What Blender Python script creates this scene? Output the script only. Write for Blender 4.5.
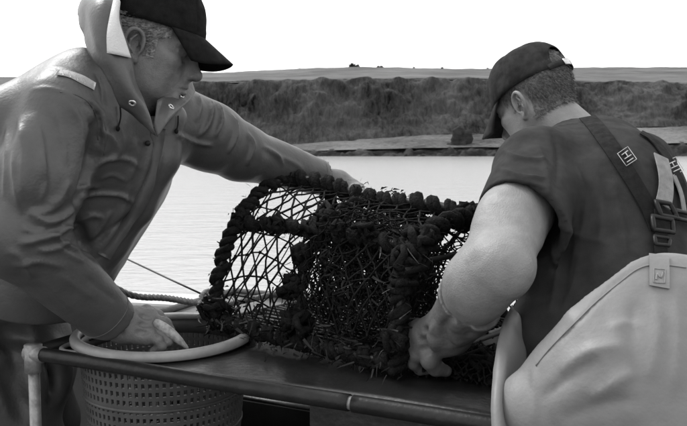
import bpy, bmesh, math, random
import numpy as np
from mathutils import Vector, Matrix, Euler
from mathutils.bvhtree import BVHTree

random.seed(7); rng = np.random.default_rng(11)
scene = bpy.context.scene
for o in list(bpy.data.objects): bpy.data.objects.remove(o)
COL = scene.collection

# ------------------------------------------------------------------ camera
FP, W0, H0 = 760.0, 687.0, 426.0          # focal length in photo pixels, photo size
CAMZ, PITCH = 1.24, math.atan(62/760.0)
cam_d = bpy.data.cameras.new('camera'); cam = bpy.data.objects.new('camera', cam_d); COL.objects.link(cam)
cam_d.sensor_width = 36; cam_d.lens = FP/W0*36; cam_d.clip_start = .05; cam_d.clip_end = 4000
cam.location = (0, 0, CAMZ); cam.rotation_euler = (math.pi/2-PITCH, 0, 0)
cam_d.dof.use_dof = True; cam_d.dof.focus_distance = 1.62; cam_d.dof.aperture_fstop = 20
scene.camera = cam

# ------------------------------------------------------------------ sky, sun, exposure
SUN_EL, SUN_AZ = math.radians(50), math.radians(-52)     # azimuth from +Y towards +X
world = bpy.data.worlds.new('World'); scene.world = world; world.use_nodes = True
nt = world.node_tree; nt.nodes.clear()
sky = nt.nodes.new('ShaderNodeTexSky'); sky.sky_type = 'NISHITA'; sky.sun_disc = False
sky.sun_elevation = SUN_EL; sky.sun_rotation = SUN_AZ; sky.dust_density = 4; sky.air_density = 1.0; sky.ozone_density = 1
bw = nt.nodes.new('ShaderNodeRGBToBW'); nt.links.new(sky.outputs[0], bw.inputs[0])
tc = nt.nodes.new('ShaderNodeTexCoord'); mp = nt.nodes.new('ShaderNodeMapping'); mp.inputs['Scale'].default_value = (1.2, 1.2, 4.5)
nz = nt.nodes.new('ShaderNodeTexNoise'); nz.inputs['Scale'].default_value = 1.6; nz.inputs['Detail'].default_value = 5
nt.links.new(tc.outputs['Generated'], mp.inputs[0]); nt.links.new(mp.outputs[0], nz.inputs['Vector'])
mr = nt.nodes.new('ShaderNodeMapRange'); mr.inputs[1].default_value = .3; mr.inputs[2].default_value = .7
mr.inputs[3].default_value = 5.6; mr.inputs[4].default_value = 11.5
nt.links.new(nz.outputs[0], mr.inputs[0])
mixv = nt.nodes.new('ShaderNodeMix'); mixv.data_type = 'FLOAT'; mixv.inputs[0].default_value = .78   # high thin overcast over the sky
nt.links.new(bw.outputs[0], mixv.inputs[2]); nt.links.new(mr.outputs[0], mixv.inputs[3])
bg = nt.nodes.new('ShaderNodeBackground'); bg.inputs[1].default_value = .105
nt.links.new(mixv.outputs[0], bg.inputs[0])
wo = nt.nodes.new('ShaderNodeOutputWorld'); nt.links.new(bg.outputs[0], wo.inputs[0])
sd = bpy.data.lights.new('sun', 'SUN'); sd.energy = 1.5; sd.angle = math.radians(22); sd.color = (1, 1, 1)
sun = bpy.data.objects.new('sun', sd); COL.objects.link(sun)
sdir = Vector((math.sin(SUN_AZ)*math.cos(SUN_EL), math.cos(SUN_AZ)*math.cos(SUN_EL), math.sin(SUN_EL)))
sun.rotation_euler = sdir.to_track_quat('Z', 'Y').to_euler(); sun.location = (0, 0, 30)
vs = scene.view_settings; vs.view_transform = 'Standard'; vs.look = 'None'; vs.exposure = 0.95; vs.gamma = 1
vs.use_curve_mapping = False

# ------------------------------------------------------------------ helpers
CT, ST = math.cos(PITCH), math.sin(PITCH)
def ray(px, py):
    cx, cy = (px-W0/2)/FP, (H0/2-py)/FP
    return np.array([cx, CT+cy*ST, -ST+cy*CT])
CAM = np.array([0, 0, CAMZ])
def P(px, py, d):                                # a point d metres out, from its place in the photo
    r = ray(px, py); return CAM + r*(d/r[1])
def A(*v): return np.array(v, float)
def nrm(v): return np.asarray(v, float)/np.linalg.norm(v)

def mat(name, base, rough=.6, var=.0, vscale=8, bump=0., bscale=60, spec=.5, stretch=None, bump2=None, detail=6, coat=0, metal=0, sheen=0, ramp=None):
    m = bpy.data.materials.new(name); m.use_nodes = True; n = m.node_tree; b = n.nodes['Principled BSDF']
    b.inputs['Roughness'].default_value = rough; b.inputs['Specular IOR Level'].default_value = spec
    b.inputs['Coat Weight'].default_value = coat; b.inputs['Metallic'].default_value = metal
    b.inputs['Sheen Weight'].default_value = sheen
    b.inputs['Base Color'].default_value = (base, base, base, 1)
    t = n.nodes.new('ShaderNodeTexCoord'); src = t.outputs['Object']
    if stretch:
        mp = n.nodes.new('ShaderNodeMapping'); mp.inputs['Scale'].default_value = stretch
        n.links.new(src, mp.inputs[0]); src = mp.outputs[0]
    if var:
        z = n.nodes.new('ShaderNodeTexNoise'); z.inputs['Scale'].default_value = vscale; z.inputs['Detail'].default_value = detail; z.inputs['Roughness'].default_value = .62
        n.links.new(src, z.inputs['Vector'])
        c = n.nodes.new('ShaderNodeMapRange'); c.inputs[1].default_value = .3; c.inputs[2].default_value = .7
        lo, hi = ramp or (base*(1-var), base*(1+var))
        c.inputs[3].default_value = lo; c.inputs[4].default_value = hi
        n.links.new(z.outputs[0], c.inputs[0]); n.links.new(c.outputs[0], b.inputs['Base Color'])
        r2 = n.nodes.new('ShaderNodeMapRange'); r2.inputs[1].default_value = .3; r2.inputs[2].default_value = .7
        r2.inputs[3].default_value = min(1, rough*1.15); r2.inputs[4].default_value = rough*.85
        n.links.new(z.outputs[0], r2.inputs[0]); n.links.new(r2.outputs[0], b.inputs['Roughness'])
    if bump:
        z = n.nodes.new('ShaderNodeTexNoise'); z.inputs['Scale'].default_value = bscale; z.inputs['Detail'].default_value = 4
        n.links.new(src, z.inputs['Vector'])
        bp = n.nodes.new('ShaderNodeBump'); bp.inputs['Strength'].default_value = bump; bp.inputs['Distance'].default_value = .004
        n.links.new(z.outputs[0], bp.inputs['Height']); last = bp
        if bump2:
            z2 = n.nodes.new('ShaderNodeTexNoise'); z2.inputs['Scale'].default_value = bump2[1]; z2.inputs['Detail'].default_value = 3
            n.links.new(src, z2.inputs['Vector'])
            b2 = n.nodes.new('ShaderNodeBump'); b2.inputs['Strength'].default_value = bump2[0]; b2.inputs['Distance'].default_value = .01
            n.links.new(z2.outputs[0], b2.inputs['Height']); n.links.new(bp.outputs[0], b2.inputs['Normal']); last = b2
        n.links.new(last.outputs[0], b.inputs['Normal'])
    return m

def mk(name, V, F, m, parent=None, org=None, smooth=True, kind=None, label=None, cat=None, group=None):
    V = np.asarray(V, float)
    if parent is not None: org = np.array(parent['_o'])
    elif org is None: org = np.zeros(3)
    me = bpy.data.meshes.new(name)
    me.from_pydata((V-org).tolist(), [], [list(map(int, f)) for f in F] if not isinstance(F, np.ndarray) else F.tolist())
    me.update()
    if smooth: me.polygons.foreach_set('use_smooth', [True]*len(me.polygons))
    if m: me.materials.append(m)
    o = bpy.data.objects.new(name, me); COL.objects.link(o)
    o['_o'] = [float(x) for x in org]
    if parent is not None: o.parent = parent
    else: o.location = org
    tag(o, label, cat, group, kind)
    return o
def tag(o, label=None, cat=None, group=None, kind=None):
    if label: o['label'] = label
    if cat: o['category'] = cat
    if group: o['group'] = group
    if kind: o['kind'] = kind
    return o
def empty(name, loc, label, cat, group=None):
    o = bpy.data.objects.new(name, None); COL.objects.link(o); o.location = loc; o['_o'] = [float(x) for x in loc]
    o.empty_display_size = .1
    return tag(o, label, cat, group)

def catmull(pts, n):
    p = np.asarray(pts, float)
    if len(p) < 3:
        t = np.linspace(0, 1, n)[:, None]; return p[0]*(1-t)+p[-1]*t
    q = np.vstack([2*p[0]-p[1], p, 2*p[-1]-p[-2]])
    L = np.concatenate([[0], np.cumsum(np.linalg.norm(np.diff(p[:, :3], axis=0), axis=1))])
    out = []
    for s in np.linspace(0, L[-1], n):
        i = min(np.searchsorted(L, s, 'right')-1, len(p)-2); i = max(i, 0)
        t = (s-L[i])/max(L[i+1]-L[i], 1e-9)
        a, b, c, d = q[i], q[i+1], q[i+2], q[i+3]
        out.append(.5*((2*b)+(-a+c)*t+(2*a-5*b+4*c-d)*t*t+(-a+3*b-3*c+d)*t**3))
    return np.array(out)
def frames(pts):
    T = np.gradient(pts, axis=0); T /= np.linalg.norm(T, axis=1)[:, None]+1e-12
    up = A(0, 0, 1) if abs(T[0][2]) < .9 else A(1, 0, 0)
    N = [nrm(np.cross(np.cross(T[0], up), T[0]))]
    for i in range(1, len(pts)):
        v = N[-1]-T[i]*np.dot(N[-1], T[i]); N.append(nrm(v))
    N = np.array(N); B = np.cross(T, N); return T, N, B
def tube(pts, r, seg=8, cap=True):
    pts = np.asarray(pts, float); n = len(pts); T, N, B = frames(pts); r = np.broadcast_to(np.asarray(r, float), (n,))
    a = np.linspace(0, 2*np.pi, seg, endpoint=False)
    V = (pts[:, None, :]+r[:, None, None]*(np.cos(a)[None, :, None]*N[:, None, :]+np.sin(a)[None, :, None]*B[:, None, :])).reshape(-1, 3)
    F = []
    for i in range(n-1):
        for j in range(seg):
            k = (j+1) % seg; F.append((i*seg+j, i*seg+k, (i+1)*seg+k, (i+1)*seg+j))
    if cap: F.append(tuple(range(seg))[::-1]); F.append(tuple((n-1)*seg+j for j in range(seg)))
    return V, F
class MB:
    def __init__(s): s.V = []; s.F = []; s.n = 0
    def add(s, V, F):
        V = np.asarray(V, float); s.V.append(V); s.F += [tuple(int(i)+s.n for i in f) for f in F]; s.n += len(V); return s
    def tube(s, pts, r, seg=8, cap=True): return s.add(*tube(pts, r, seg, cap))
    def box(s, c, half, R=None):
        v = np.array([[x, y, z] for x in (-1, 1) for y in (-1, 1) for z in (-1, 1)], float)*np.asarray(half)
        if R is not None: v = v @ np.asarray(R).T
        return s.add(v+np.asarray(c), [(0, 1, 3, 2), (4, 6, 7, 5), (0, 4, 5, 1), (2, 3, 7, 6), (0, 2, 6, 4), (1, 5, 7, 3)])
    def ball(s, c, r, nu=6, nv=4):
        r = np.broadcast_to(np.asarray(r, float), (3,)); V = []; F = []
        for i in range(nv+1):
            th = math.pi*i/nv
            for j in range(nu):
                ph = 2*math.pi*j/nu; V.append([math.sin(th)*math.cos(ph), math.sin(th)*math.sin(ph), math.cos(th)])
        for i in range(nv):
            for j in range(nu): k = (j+1) % nu; F.append((i*nu+j, (i+1)*nu+j, (i+1)*nu+k, i*nu+k))
        return s.add(np.array(V)*r+np.asarray(c), F)
    def mk(s, name, m, parent=None, **k):
        return mk(name, np.vstack(s.V), s.F, m, parent, **k)
def rotz(a): c, s = math.cos(a), math.sin(a); return np.array([[c, -s, 0], [s, c, 0], [0, 0, 1.]])
def roty(a): c, s = math.cos(a), math.sin(a); return np.array([[c, 0, s], [0, 1, 0], [-s, 0, c]])
def rotx(a): c, s = math.cos(a), math.sin(a); return np.array([[1, 0, 0], [0, c, -s], [0, s, c]])
def mod_bevel(o, w=.003, seg=2):
    b = o.modifiers.new('bevel', 'BEVEL'); b.width = w; b.segments = seg; b.limit_method = 'ANGLE'
def mod_solid(o, t=.003, off=-1):
    b = o.modifiers.new('solid', 'SOLIDIFY'); b.thickness = t; b.offset = off
def mod_sub(o, l=1):
    b = o.modifiers.new('sub', 'SUBSURF'); b.levels = l; b.render_levels = l
def gridfaces(nu, nv, wrap=False):
    F = []
    for i in range(nu-1 if not wrap else nu):
        for j in range(nv-1):
            a, b = i, (i+1) % nu; F.append((a*nv+j, b*nv+j, b*nv+j+1, a*nv+j+1))
    return F
# value noise on numpy points
def _h(i, j, k):
    x = (i*374761393+j*668265263+k*2147483647+1274126177) & 0xffffffff
    x = ((x ^ (x >> 13))*1274126177) & 0xffffffff
    return ((x ^ (x >> 16)) & 0xffff)/65535.0
def vnoise(p):
    p = np.asarray(p, float); i = np.floor(p).astype(np.int64); f = p-i; f = f*f*(3-2*f); r = 0
    for a in (0, 1):
        for b in (0, 1):
            for c in (0, 1):
                w = (f[..., 0] if a else 1-f[..., 0])*(f[..., 1] if b else 1-f[..., 1])*(f[..., 2] if c else 1-f[..., 2])
                r = r+w*_h(i[..., 0]+a, i[..., 1]+b, i[..., 2]+c)
    return r*2-1
def fbm(p, o=4):
    r = 0; a = 1; p = np.asarray(p, float)
    for k in range(o): r = r+a*vnoise(p*2**k+k*17.3); a *= .5
    return r

# ------------------------------------------------------------------ distance-field sculpting (bodies and clothes)
class Field:
    def __init__(s, lo, hi, h):
        s.lo = np.asarray(lo, float); s.h = h
        s.n = np.ceil((np.asarray(hi)-s.lo)/h).astype(int)+1
        s.f = np.full(s.n, 9., np.float32)
        s.ax = [s.lo[i]+h*np.arange(s.n[i]) for i in range(3)]
    def _blk(s, lo, hi):
        a = np.clip(np.floor((lo-s.lo)/s.h).astype(int), 0, s.n); b = np.clip(np.ceil((hi-s.lo)/s.h).astype(int)+1, 0, s.n)
        if np.any(b <= a): return None, None
        sl = tuple(slice(x, y) for x, y in zip(a, b))
        X = np.stack(np.meshgrid(*[s.ax[i][sl[i]] for i in range(3)], indexing='ij'), -1)
        return sl, X
    def _op(s, lo, hi, fn, op, k):
        m = k+3*s.h; sl, X = s._blk(np.asarray(lo)-m, np.asarray(hi)+m)
        if sl is None: return s
        d = fn(X).astype(np.float32); a = s.f[sl]
        if op == 'sub': d = -d; hh = np.maximum(k-np.abs(a-d), 0)/max(k, 1e-6); s.f[sl] = np.maximum(a, d)+hh*hh*k*.25
        elif op == 'int': hh = np.maximum(k-np.abs(a-d), 0)/max(k, 1e-6); s.f[sl] = np.maximum(a, d)+hh*hh*k*.25
        else: hh = np.maximum(k-np.abs(a-d), 0)/max(k, 1e-6); s.f[sl] = np.minimum(a, d)-hh*hh*k*.25
        return s
    def cone(s, a, b, ra, rb, k=.02, op='add', flat=None):
        a, b = np.asarray(a, float), np.asarray(b, float); R = max(ra, rb); ba = b-a; L2 = max(ba@ba, 1e-9)
        def fn(X):
            q = X-a; t = np.clip((q@ba)/L2, 0, 1); q = q-t[..., None]*ba
            if flat is not None:
                fd = np.asarray(flat[0], float); c = q@fd; q = q+(flat[1]-1)*c[..., None]*fd
            return np.linalg.norm(q, axis=-1)-(ra+(rb-ra)*t)
        R2 = R if flat is None or flat[1] >= 1 else R/flat[1]
        return s._op(np.minimum(a, b)-R2, np.maximum(a, b)+R2, fn, op, k)
    def chain(s, pts, rs, k=.02, op='add', flat=None):
        rs = np.broadcast_to(np.asarray(rs, float), (len(pts),))
        for i in range(len(pts)-1): s.cone(pts[i], pts[i+1], rs[i], rs[i+1], k, op, flat)
        return s
    def ell(s, c, r, k=.02, op='add', R=None):
        c = np.asarray(c, float); r = np.asarray(r, float); R = np.eye(3) if R is None else np.asarray(R)
        def fn(X):
            q = (X-c)@R; k0 = np.linalg.norm(q/r, axis=-1); k1 = np.linalg.norm(q/(r*r), axis=-1)+1e-9
            return k0*(k0-1)/k1
        e = np.sqrt(((R*r)**2).sum(1)); return s._op(c-e, c+e, fn, op, k)
    def box(s, c, half, rad=.01, k=.01, op='add', R=None):
        c = np.asarray(c, float); half = np.asarray(half, float); R = np.eye(3) if R is None else np.asarray(R)
        def fn(X):
            q = np.abs((X-c)@R)-half+rad
            return np.linalg.norm(np.maximum(q, 0), axis=-1)+np.minimum(q.max(-1), 0)-rad
        e = np.linalg.norm(half); return s._op(c-e, c+e, fn, op, k)
    def cut(s, p, n, k=.004):                     # remove everything on the side n points to
        n = nrm(n); p = np.asarray(p, float)
        return s._op(s.lo, s.lo+s.h*s.n, lambda X: (X-p)@n, 'int', k)
    def hit(s, px, py, off=0., skip=0):
        r = ray(px, py); r = r/np.linalg.norm(r)
        t = np.arange(.5, 3.2, s.h*.5); X = CAM+t[:, None]*r
        i = np.round((X-s.lo)/s.h).astype(int); ok = np.all((i >= 0) & (i < s.n), 1)
        v = np.full(len(t), 9.); v[ok] = s.f[tuple(i[ok].T)]
        j = np.where(v < 0)[0]
        if not len(j): return None
        return CAM+r*(t[j[0]]-off)
    def crease(s, pix, r=.012, out=.006, k=.018, n=10, op='sub'):
        """a fold sunk into (or, op='add', raised on) the surface along a line"""
        p = catmull(np.array([(x, y, 0) for x, y in pix], float), n)
        pts = [s.hit(x, y, out) for x, y, _ in p]; pts = [q for q in pts if q is not None]
        good = [pts[i] for i in range(len(pts)) if i == 0 or np.linalg.norm(pts[i]-pts[i-1]) < .09]
        if len(good) < 2: return s
        m = len(good); rs = r*np.sin(np.linspace(.35, math.pi-.35, m))
        return s.chain(good, rs, k, op)
    def ridge(s, pix, r=.012, out=-.006, k=.02, n=10): return s.crease(pix, r, out, k, n, 'add')
    def mesh(s, smooth=2):
        f = s.f; neg = f < 0
        c = np.zeros(s.n-1, np.uint8); sh = s.n-1
        for dx in (0, 1):
            for dy in (0, 1):
                for dz in (0, 1): c += neg[dx:dx+sh[0], dy:dy+sh[1], dz:dz+sh[2]]
        act = np.argwhere((c > 0) & (c < 8)); idx = np.full(sh, -1, np.int64); idx[tuple(act.T)] = np.arange(len(act))
        cor = np.array([[x, y, z] for x in (0, 1) for y in (0, 1) for z in (0, 1)])
        val = np.stack([f[tuple((act+o).T)] for o in cor], 1).astype(float); val = np.clip(val, -.5, .5)
        acc = np.zeros((len(act), 3)); cnt = np.zeros(len(act))
        for i in range(8):
            for j in range(i+1, 8):
                if np.abs(cor[i]-cor[j]).sum() != 1: continue
                a, b = val[:, i], val[:, j]; m = (a < 0) != (b < 0); t = np.where(m, a/np.where(m, a-b, 1), 0)
                acc += np.where(m[:, None], cor[i]+t[:, None]*(cor[j]-cor[i]), 0); cnt += m
        V = s.lo+s.h*(act+acc/cnt[:, None]); Q = []
        for ax in range(3):
            u, w = (ax+1) % 3, (ax+2) % 3
            a = [slice(1, -1)]*3; a[ax] = slice(0, -1); b = [slice(1, -1)]*3; b[ax] = slice(1, None)
            n0, n1 = neg[tuple(a)], neg[tuple(b)]; e = np.argwhere(n0 != n1)
            if not len(e): continue
            fl = n0[tuple(e.T)]; off = np.ones(3, int); off[ax] = 0; e = e+off
            du = np.zeros(3, int); du[u] = 1; dw = np.zeros(3, int); dw[w] = 1
            q = np.stack([idx[tuple((e-du-dw).T)], idx[tuple((e-dw).T)], idx[tuple(e.T)], idx[tuple((e-du).T)]], 1)
            q = np.where(fl[:, None], q, q[:, ::-1]); Q.append(q)
        Q = np.vstack(Q); Q = Q[(Q >= 0).all(1)]
        E = np.vstack([Q[:, [0, 1]], Q[:, [1, 2]], Q[:, [2, 3]], Q[:, [3, 0]]])
        for _ in range(smooth):
            S = np.zeros_like(V); N = np.zeros(len(V))
            for x, y in ((0, 1), (1, 0)):
                for c3 in range(3): S[:, c3] += np.bincount(E[:, x], V[E[:, y], c3], len(V))
                N += np.bincount(E[:, x], minlength=len(V))
            V = V+.5*(S/np.maximum(N, 1)[:, None]-V)
        return V, Q
def vnormals(V, Q):
    n = np.cross(V[Q[:, 2]]-V[Q[:, 0]], V[Q[:, 3]]-V[Q[:, 1]]); N = np.zeros_like(V)
    for i in range(4):
        for c in range(3): N[:, c] += np.bincount(Q[:, i], n[:, c], len(V))
    return N/(np.linalg.norm(N, axis=1)[:, None]+1e-12)
class Surf:                                        # ray casting on a finished mesh
    def __init__(s, V, Q): s.t = BVHTree.FromPolygons([tuple(v) for v in V], [tuple(int(i) for i in q) for q in Q])
    def hit(s, px, py, off=.0):
        r = ray(px, py); r = r/np.linalg.norm(r); h = s.t.ray_cast(Vector(CAM), Vector(r))
        if h[0] is None: return None, None
        n = np.array(h[1]); n = n if n@r < 0 else -n
        return np.array(h[0])+n*off, n
    def near(s, p, off=0.):
        h = s.t.find_nearest(Vector(p)); n = np.array(h[1]); return np.array(h[0])+n*off, n
# ------------------------------------------------------------------ materials
M = {}
M['deck'] = mat('deck_paint', .04, .7, .3, 5, .3, 40)
M['hull'] = mat('hull_paint', .45, .5, .25, 6, .15, 50)
M['steel_dark'] = mat('dark_wet_steel', .014, .34, .6, 14, .25, 70, bump2=(.15, 9))
M['pipe'] = mat('dark_pipe', .011, .42, .5, 20, .25, 90, spec=.28)
M['galv'] = mat('galvanised', .22, .42, .45, 30, .3, 120, metal=.35)
M['basket'] = mat('basket_plastic', .058, .5, .35, 12, .15, 60)
M['rim'] = mat('basket_rim', .235, .42, .25, 14, .15, 60)
M['rope_dark'] = mat('tarred_rope', .009, .9, .6, 40, .9, 260, bump2=(.5, 70), spec=.12)
M['net'] = mat('net_twine', .007, .85, .6, 60, .5, 400, spec=.15)
M['net2'] = mat('fine_net_twine', .009, .85, .6, 60, .5, 400, spec=.12)
M['bar'] = mat('creel_bar', .01, .5, .5, 30, .3, 120, spec=.3)
M['weed'] = mat('weed_and_rubber', .010, .5, .8, 35, .3, 120, spec=.22)
M['rope_pale'] = mat('pale_rope', .24, .85, .35, 60, .8, 300)
M['rope_mid'] = mat('grey_rope', .1, .85, .45, 60, .8, 300)
M['fish'] = mat('pale_fish', .30, .35, .45, 90, .2, 200)

# ------------------------------------------------------------------ water and far shore
SEA = -.6
def water_mat():
    m = bpy.data.materials.new('sea_water'); m.use_nodes = True; n = m.node_tree; b = n.nodes['Principled BSDF']
    b.inputs['Base Color'].default_value = (.3, .3, .3, 1); b.inputs['Roughness'].default_value = .2; b.inputs['IOR'].default_value = 1.34
    t = n.nodes.new('ShaderNodeTexCoord'); prev = None
    for sc, st, strg, dist in ((2.6, (1, 2.2, 1), .4, .05), (.45, (1, 2.6, 1), .25, .15), (9, (1, 1.8, 1), .3, .012)):
        mp = n.nodes.new('ShaderNodeMapping'); mp.inputs['Scale'].default_value = st
        z = n.nodes.new('ShaderNodeTexNoise'); z.inputs['Scale'].default_value = sc; z.inputs['Detail'].default_value = 4; z.inputs['Distortion'].default_value = .6
        bp = n.nodes.new('ShaderNodeBump'); bp.inputs['Strength'].default_value = strg; bp.inputs['Distance'].default_value = dist
        n.links.new(t.outputs['Object'], mp.inputs[0]); n.links.new(mp.outputs[0], z.inputs['Vector']); n.links.new(z.outputs[0], bp.inputs['Height'])
        if prev: n.links.new(prev.outputs[0], bp.inputs['Normal'])
        prev = bp
    n.links.new(prev.outputs[0], b.inputs['Normal']); return m
mk('sea', [(-1500, -300, SEA), (1500, -300, SEA), (1500, 1500, SEA), (-1500, 1500, SEA)], [(0, 1, 2, 3)], water_mat(), kind='structure', smooth=False)

D0 = 260.
def px_of(x, d): return W0/2+FP*x/d
def zpy(py, d): return P(W0/2, py, d)[2]
def keyed(x, ks): k = np.array(ks, float); return np.interp(x, k[:, 0], k[:, 1])
xs = np.linspace(-330, 330, 760)
def strip(name, rows, m, amp, fs, sub=14, amp_z=.3, seed=0, ang=None):
    """rows: list of (distance, py-keys or z) across the strip, seaward to landward"""
    L = []
    for d, key in rows:
        pxx = px_of(xs, D0); z = np.array([zpy(v, d) for v in keyed(pxx, key)]) if not np.isscalar(key) else np.full(len(xs), key)
        dd = d if not callable(d) else d(pxx)
        L.append(np.stack([xs*(d/D0), np.full(len(xs), d), z], 1))
    L = np.array(L); G = []
    for i in range(len(L)-1):
        for k in range(sub): G.append(L[i]+(L[i+1]-L[i])*k/sub)
    G.append(L[-1]); G = np.array(G)
    n = fbm(G/fs+seed, 5); n2 = fbm(G/(fs*.35)+seed+9, 4)
    edge = np.sin(np.linspace(0, math.pi, len(G)))[:, None]*.8+.2
    G[..., 1] -= amp*n*edge*1.0+amp*.4*n2*edge; G[..., 2] += amp*amp_z*(n2+.5*n)*edge
    return mk(name, G.reshape(-1, 3), gridfaces(len(G), len(xs)), m, kind='structure')
def land_mat(name, lo, hi, sc, st, rough=.95, bump=.6, lo2=None):
    m = bpy.data.materials.new(name); m.use_nodes = True; n = m.node_tree; b = n.nodes['Principled BSDF']
    b.inputs['Roughness'].default_value = rough; b.inputs['Specular IOR Level'].default_value = .15
    t = n.nodes.new('ShaderNodeTexCoord'); mp = n.nodes.new('ShaderNodeMapping'); mp.inputs['Scale'].default_value = st
    n.links.new(t.outputs['Object'], mp.inputs[0])
    z = n.nodes.new('ShaderNodeTexNoise'); z.inputs['Scale'].default_value = sc; z.inputs['Detail'].default_value = 10; z.inputs['Roughness'].default_value = .76; z.inputs['Distortion'].default_value = .5
    n.links.new(mp.outputs[0], z.inputs['Vector'])
    big = n.nodes.new('ShaderNodeTexNoise'); big.inputs['Scale'].default_value = .035; big.inputs['Detail'].default_value = 4
    n.links.new(t.outputs['Object'], big.inputs['Vector'])
    ad = n.nodes.new('ShaderNodeMath'); ad.operation = 'MULTIPLY_ADD'; ad.inputs[1].default_value = .9
    n.links.new(big.outputs[0], ad.inputs[0]); n.links.new(z.outputs[0], ad.inputs[2])
    c = n.nodes.new('ShaderNodeMapRange'); c.inputs[1].default_value = .72; c.inputs[2].default_value = 1.2; c.inputs[3].default_value = lo; c.inputs[4].default_value = hi
    n.links.new(ad.outputs[0], c.inputs[0]); n.links.new(c.outputs[0], b.inputs['Base Color'])
    bp = n.nodes.new('ShaderNodeBump'); bp.inputs['Strength'].default_value = bump; bp.inputs['Distance'].default_value = 1.5
    n.links.new(z.outputs[0], bp.inputs['Height']); n.links.new(bp.outputs[0], b.inputs['Normal'])
    return m
m_rock = land_mat('foreshore_rock', .012, .07, .25, (1, 1, 3))
m_shelf = land_mat('dry_shore_grass', .02, .23, .5, (1, 2.5, 3))
m_cliff = land_mat('cliff_rock_and_scrub', .003, .098, .42, (1.6, 1, .55))
m_scrub = land_mat('bracken_slope', .02, .14, .3, (1, 1, 1.2))
m_field = land_mat('pasture', .06, .15, .05, (1, 2.5, 1))
sky_k = [(-400, 80), (0, 77), (150, 74), (230, 72), (300, 69), (350, 67), (420, 68), (480, 69), (560, 67.5), (687, 67), (1000, 66)]
top_k = [(-400, 88), (0, 86), (230, 82), (330, 80), (450, 79), (540, 81), (600, 83), (687, 83), (1000, 83)]
bas_k = [(-400, 152), (150, 152), (260, 147), (300, 143), (360, 138), (430, 133), (470, 132), (520, 133), (570, 128), (620, 126), (687, 124), (1000, 122)]
shf_k = [(-400, 155), (0, 155), (250, 153), (300, 150), (400, 147.5), (480, 146), (560, 147), (620, 143), (687, 142), (1000, 142)]
strip('foreshore', [(D0, SEA-.8), (D0+3, [(0, 157), (687, 157)]), (D0+12, shf_k)], m_rock, 3.0, 6, 10, .4, 3)
strip('shore_meadow', [(D0+9, [(a, b+1) for a, b in shf_k]), (D0+26, [(a, b*.45+c*.55) for (a, b), c in zip(shf_k, keyed(np.array([k[0] for k in shf_k]), bas_k))]), (D0+46, bas_k)], m_shelf, 1.2, 9, 8, .25, 5)
strip('cliff', [(D0+40, [(a, b+2) for a, b in bas_k]), (D0+48, [(a, b*.6+33) for a, b in bas_k]), (D0+58, top_k), (D0+66, [(a, b-1) for a, b in top_k])], m_cliff, 3.4, 13, 22, .3, 11)
strip('hill_pasture', [(D0+60, [(a, b+.6) for a, b in top_k]), (D0+130, [(a, b*.5+c*.5) for (a, b), c in zip(top_k, keyed(np.array([k[0] for k in top_k]), sky_k))]), (D0+230, sky_k), (D0+330, [(a, b+3) for a, b in sky_k])], m_field, .9, 25, 10, .3, 23)
m_bush = mat('far_foliage', .06, .9, .5, .5)
def leaf_clump(c, r, n, s, flat=.8):
    mb = MB()
    for _ in range(n):
        v = rng.normal(size=3); v /= np.linalg.norm(v); p = c+v*r*rng.uniform(.35, 1)**.5*A(1, 1, flat)*(.75+.4*vnoise(v*2.3+c))
        R = Matrix.Rotation(rng.uniform(0, 6.28), 3, Vector(rng.normal(size=3))); q = np.array([[-1, -.5, 0], [1, -.5, 0], [.8, .6, .2], [-.7, .6, -.1]])*s*rng.uniform(.6, 1.3)
        mb.add(q@np.array(R).T+p, [(0, 1, 2, 3)])
    return mb
for i, (px, w) in enumerate([(352, 9), (357, 6), (378, 3.5), (381, 4), (413, 2.5), (441, 3), (486, 2.5), (300, 2)]):
    d = D0+228; x = (px-W0/2)/FP*d; z = zpy(keyed(px, sky_k), d); r = w/FP*d*.5
    t = empty('hedge_bush', (x, d, z-.5), 'widest and tallest dark bush on the skyline of the far hill' if i == 0 else 'small dark bush on the skyline of the far hill', 'bush', 'bushes along the far skyline')
    leaf_clump(A(x, d, z+r*.25), r, 130, r*.28, .62).mk('crown', m_bush, t, smooth=False)
    MB().tube(np.array([(x, d, z-1), (x, d, z+r*.3)]), r*.08, 5).mk('trunk', m_rock, t)
# the isolated rock stack on the foreshore
F = Field((-8, -6, -3), (8, 6, 10), .5)
F.cone(A(0, 0, -2), A(.3, 0, 3.2), 3.6, 2.3, 1.).ell(A(.3, 0, 4.2), (2.5, 2.3, 1.7), 1.).ell(A(-1.8, 0, .0), (3.6, 3, 1.3), 1.)
V, Q = F.mesh(1); N = vnormals(V, Q); V = V+N*(fbm(V*.7, 4)*1.1)[:, None]
c = P(459, 151, D0+16)
mk('rock_stack', V*A(1.25, 1, 1.45)+c, Q, m_rock, org=c, label='dark lone rock stack on the far shore below the cliff', cat='rock')

# ------------------------------------------------------------------ boat
TZ = .80
RA, RB = P(34, 352, 1.66), P(492, 425, 1.215)
RA[2] = RB[2] = TZ-.012
rd = nrm(A(RB[0]-RA[0], RB[1]-RA[1], 0)); rn = A(-rd[1], rd[0], 0)        # along the rail, and away from the camera
if rn[1] < 0: rn = -rn
def TB(s, n, z=TZ): q = RA+rd*s+rn*n; return A(q[0], q[1], z)
def slab(name, poly, z0, z1, m, parent=None, **k):
    n = len(poly); V = [(x, y, z0) for x, y in poly]+[(x, y, z1) for x, y in poly]
    F = [tuple(range(n))[::-1], tuple(range(n, 2*n))]+[(i, (i+1) % n, n+(i+1) % n, n+i) for i in range(n)]
    return mk(name, V, F, m, parent, smooth=False, **k)
gd = nrm(A(.97, -.24, 0)); gn = A(.24, .97, 0)
G0 = A(-.42, 2.52, 0)
def GB(s, n): q = G0+gd*s+gn*n; return (q[0], q[1])
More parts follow.
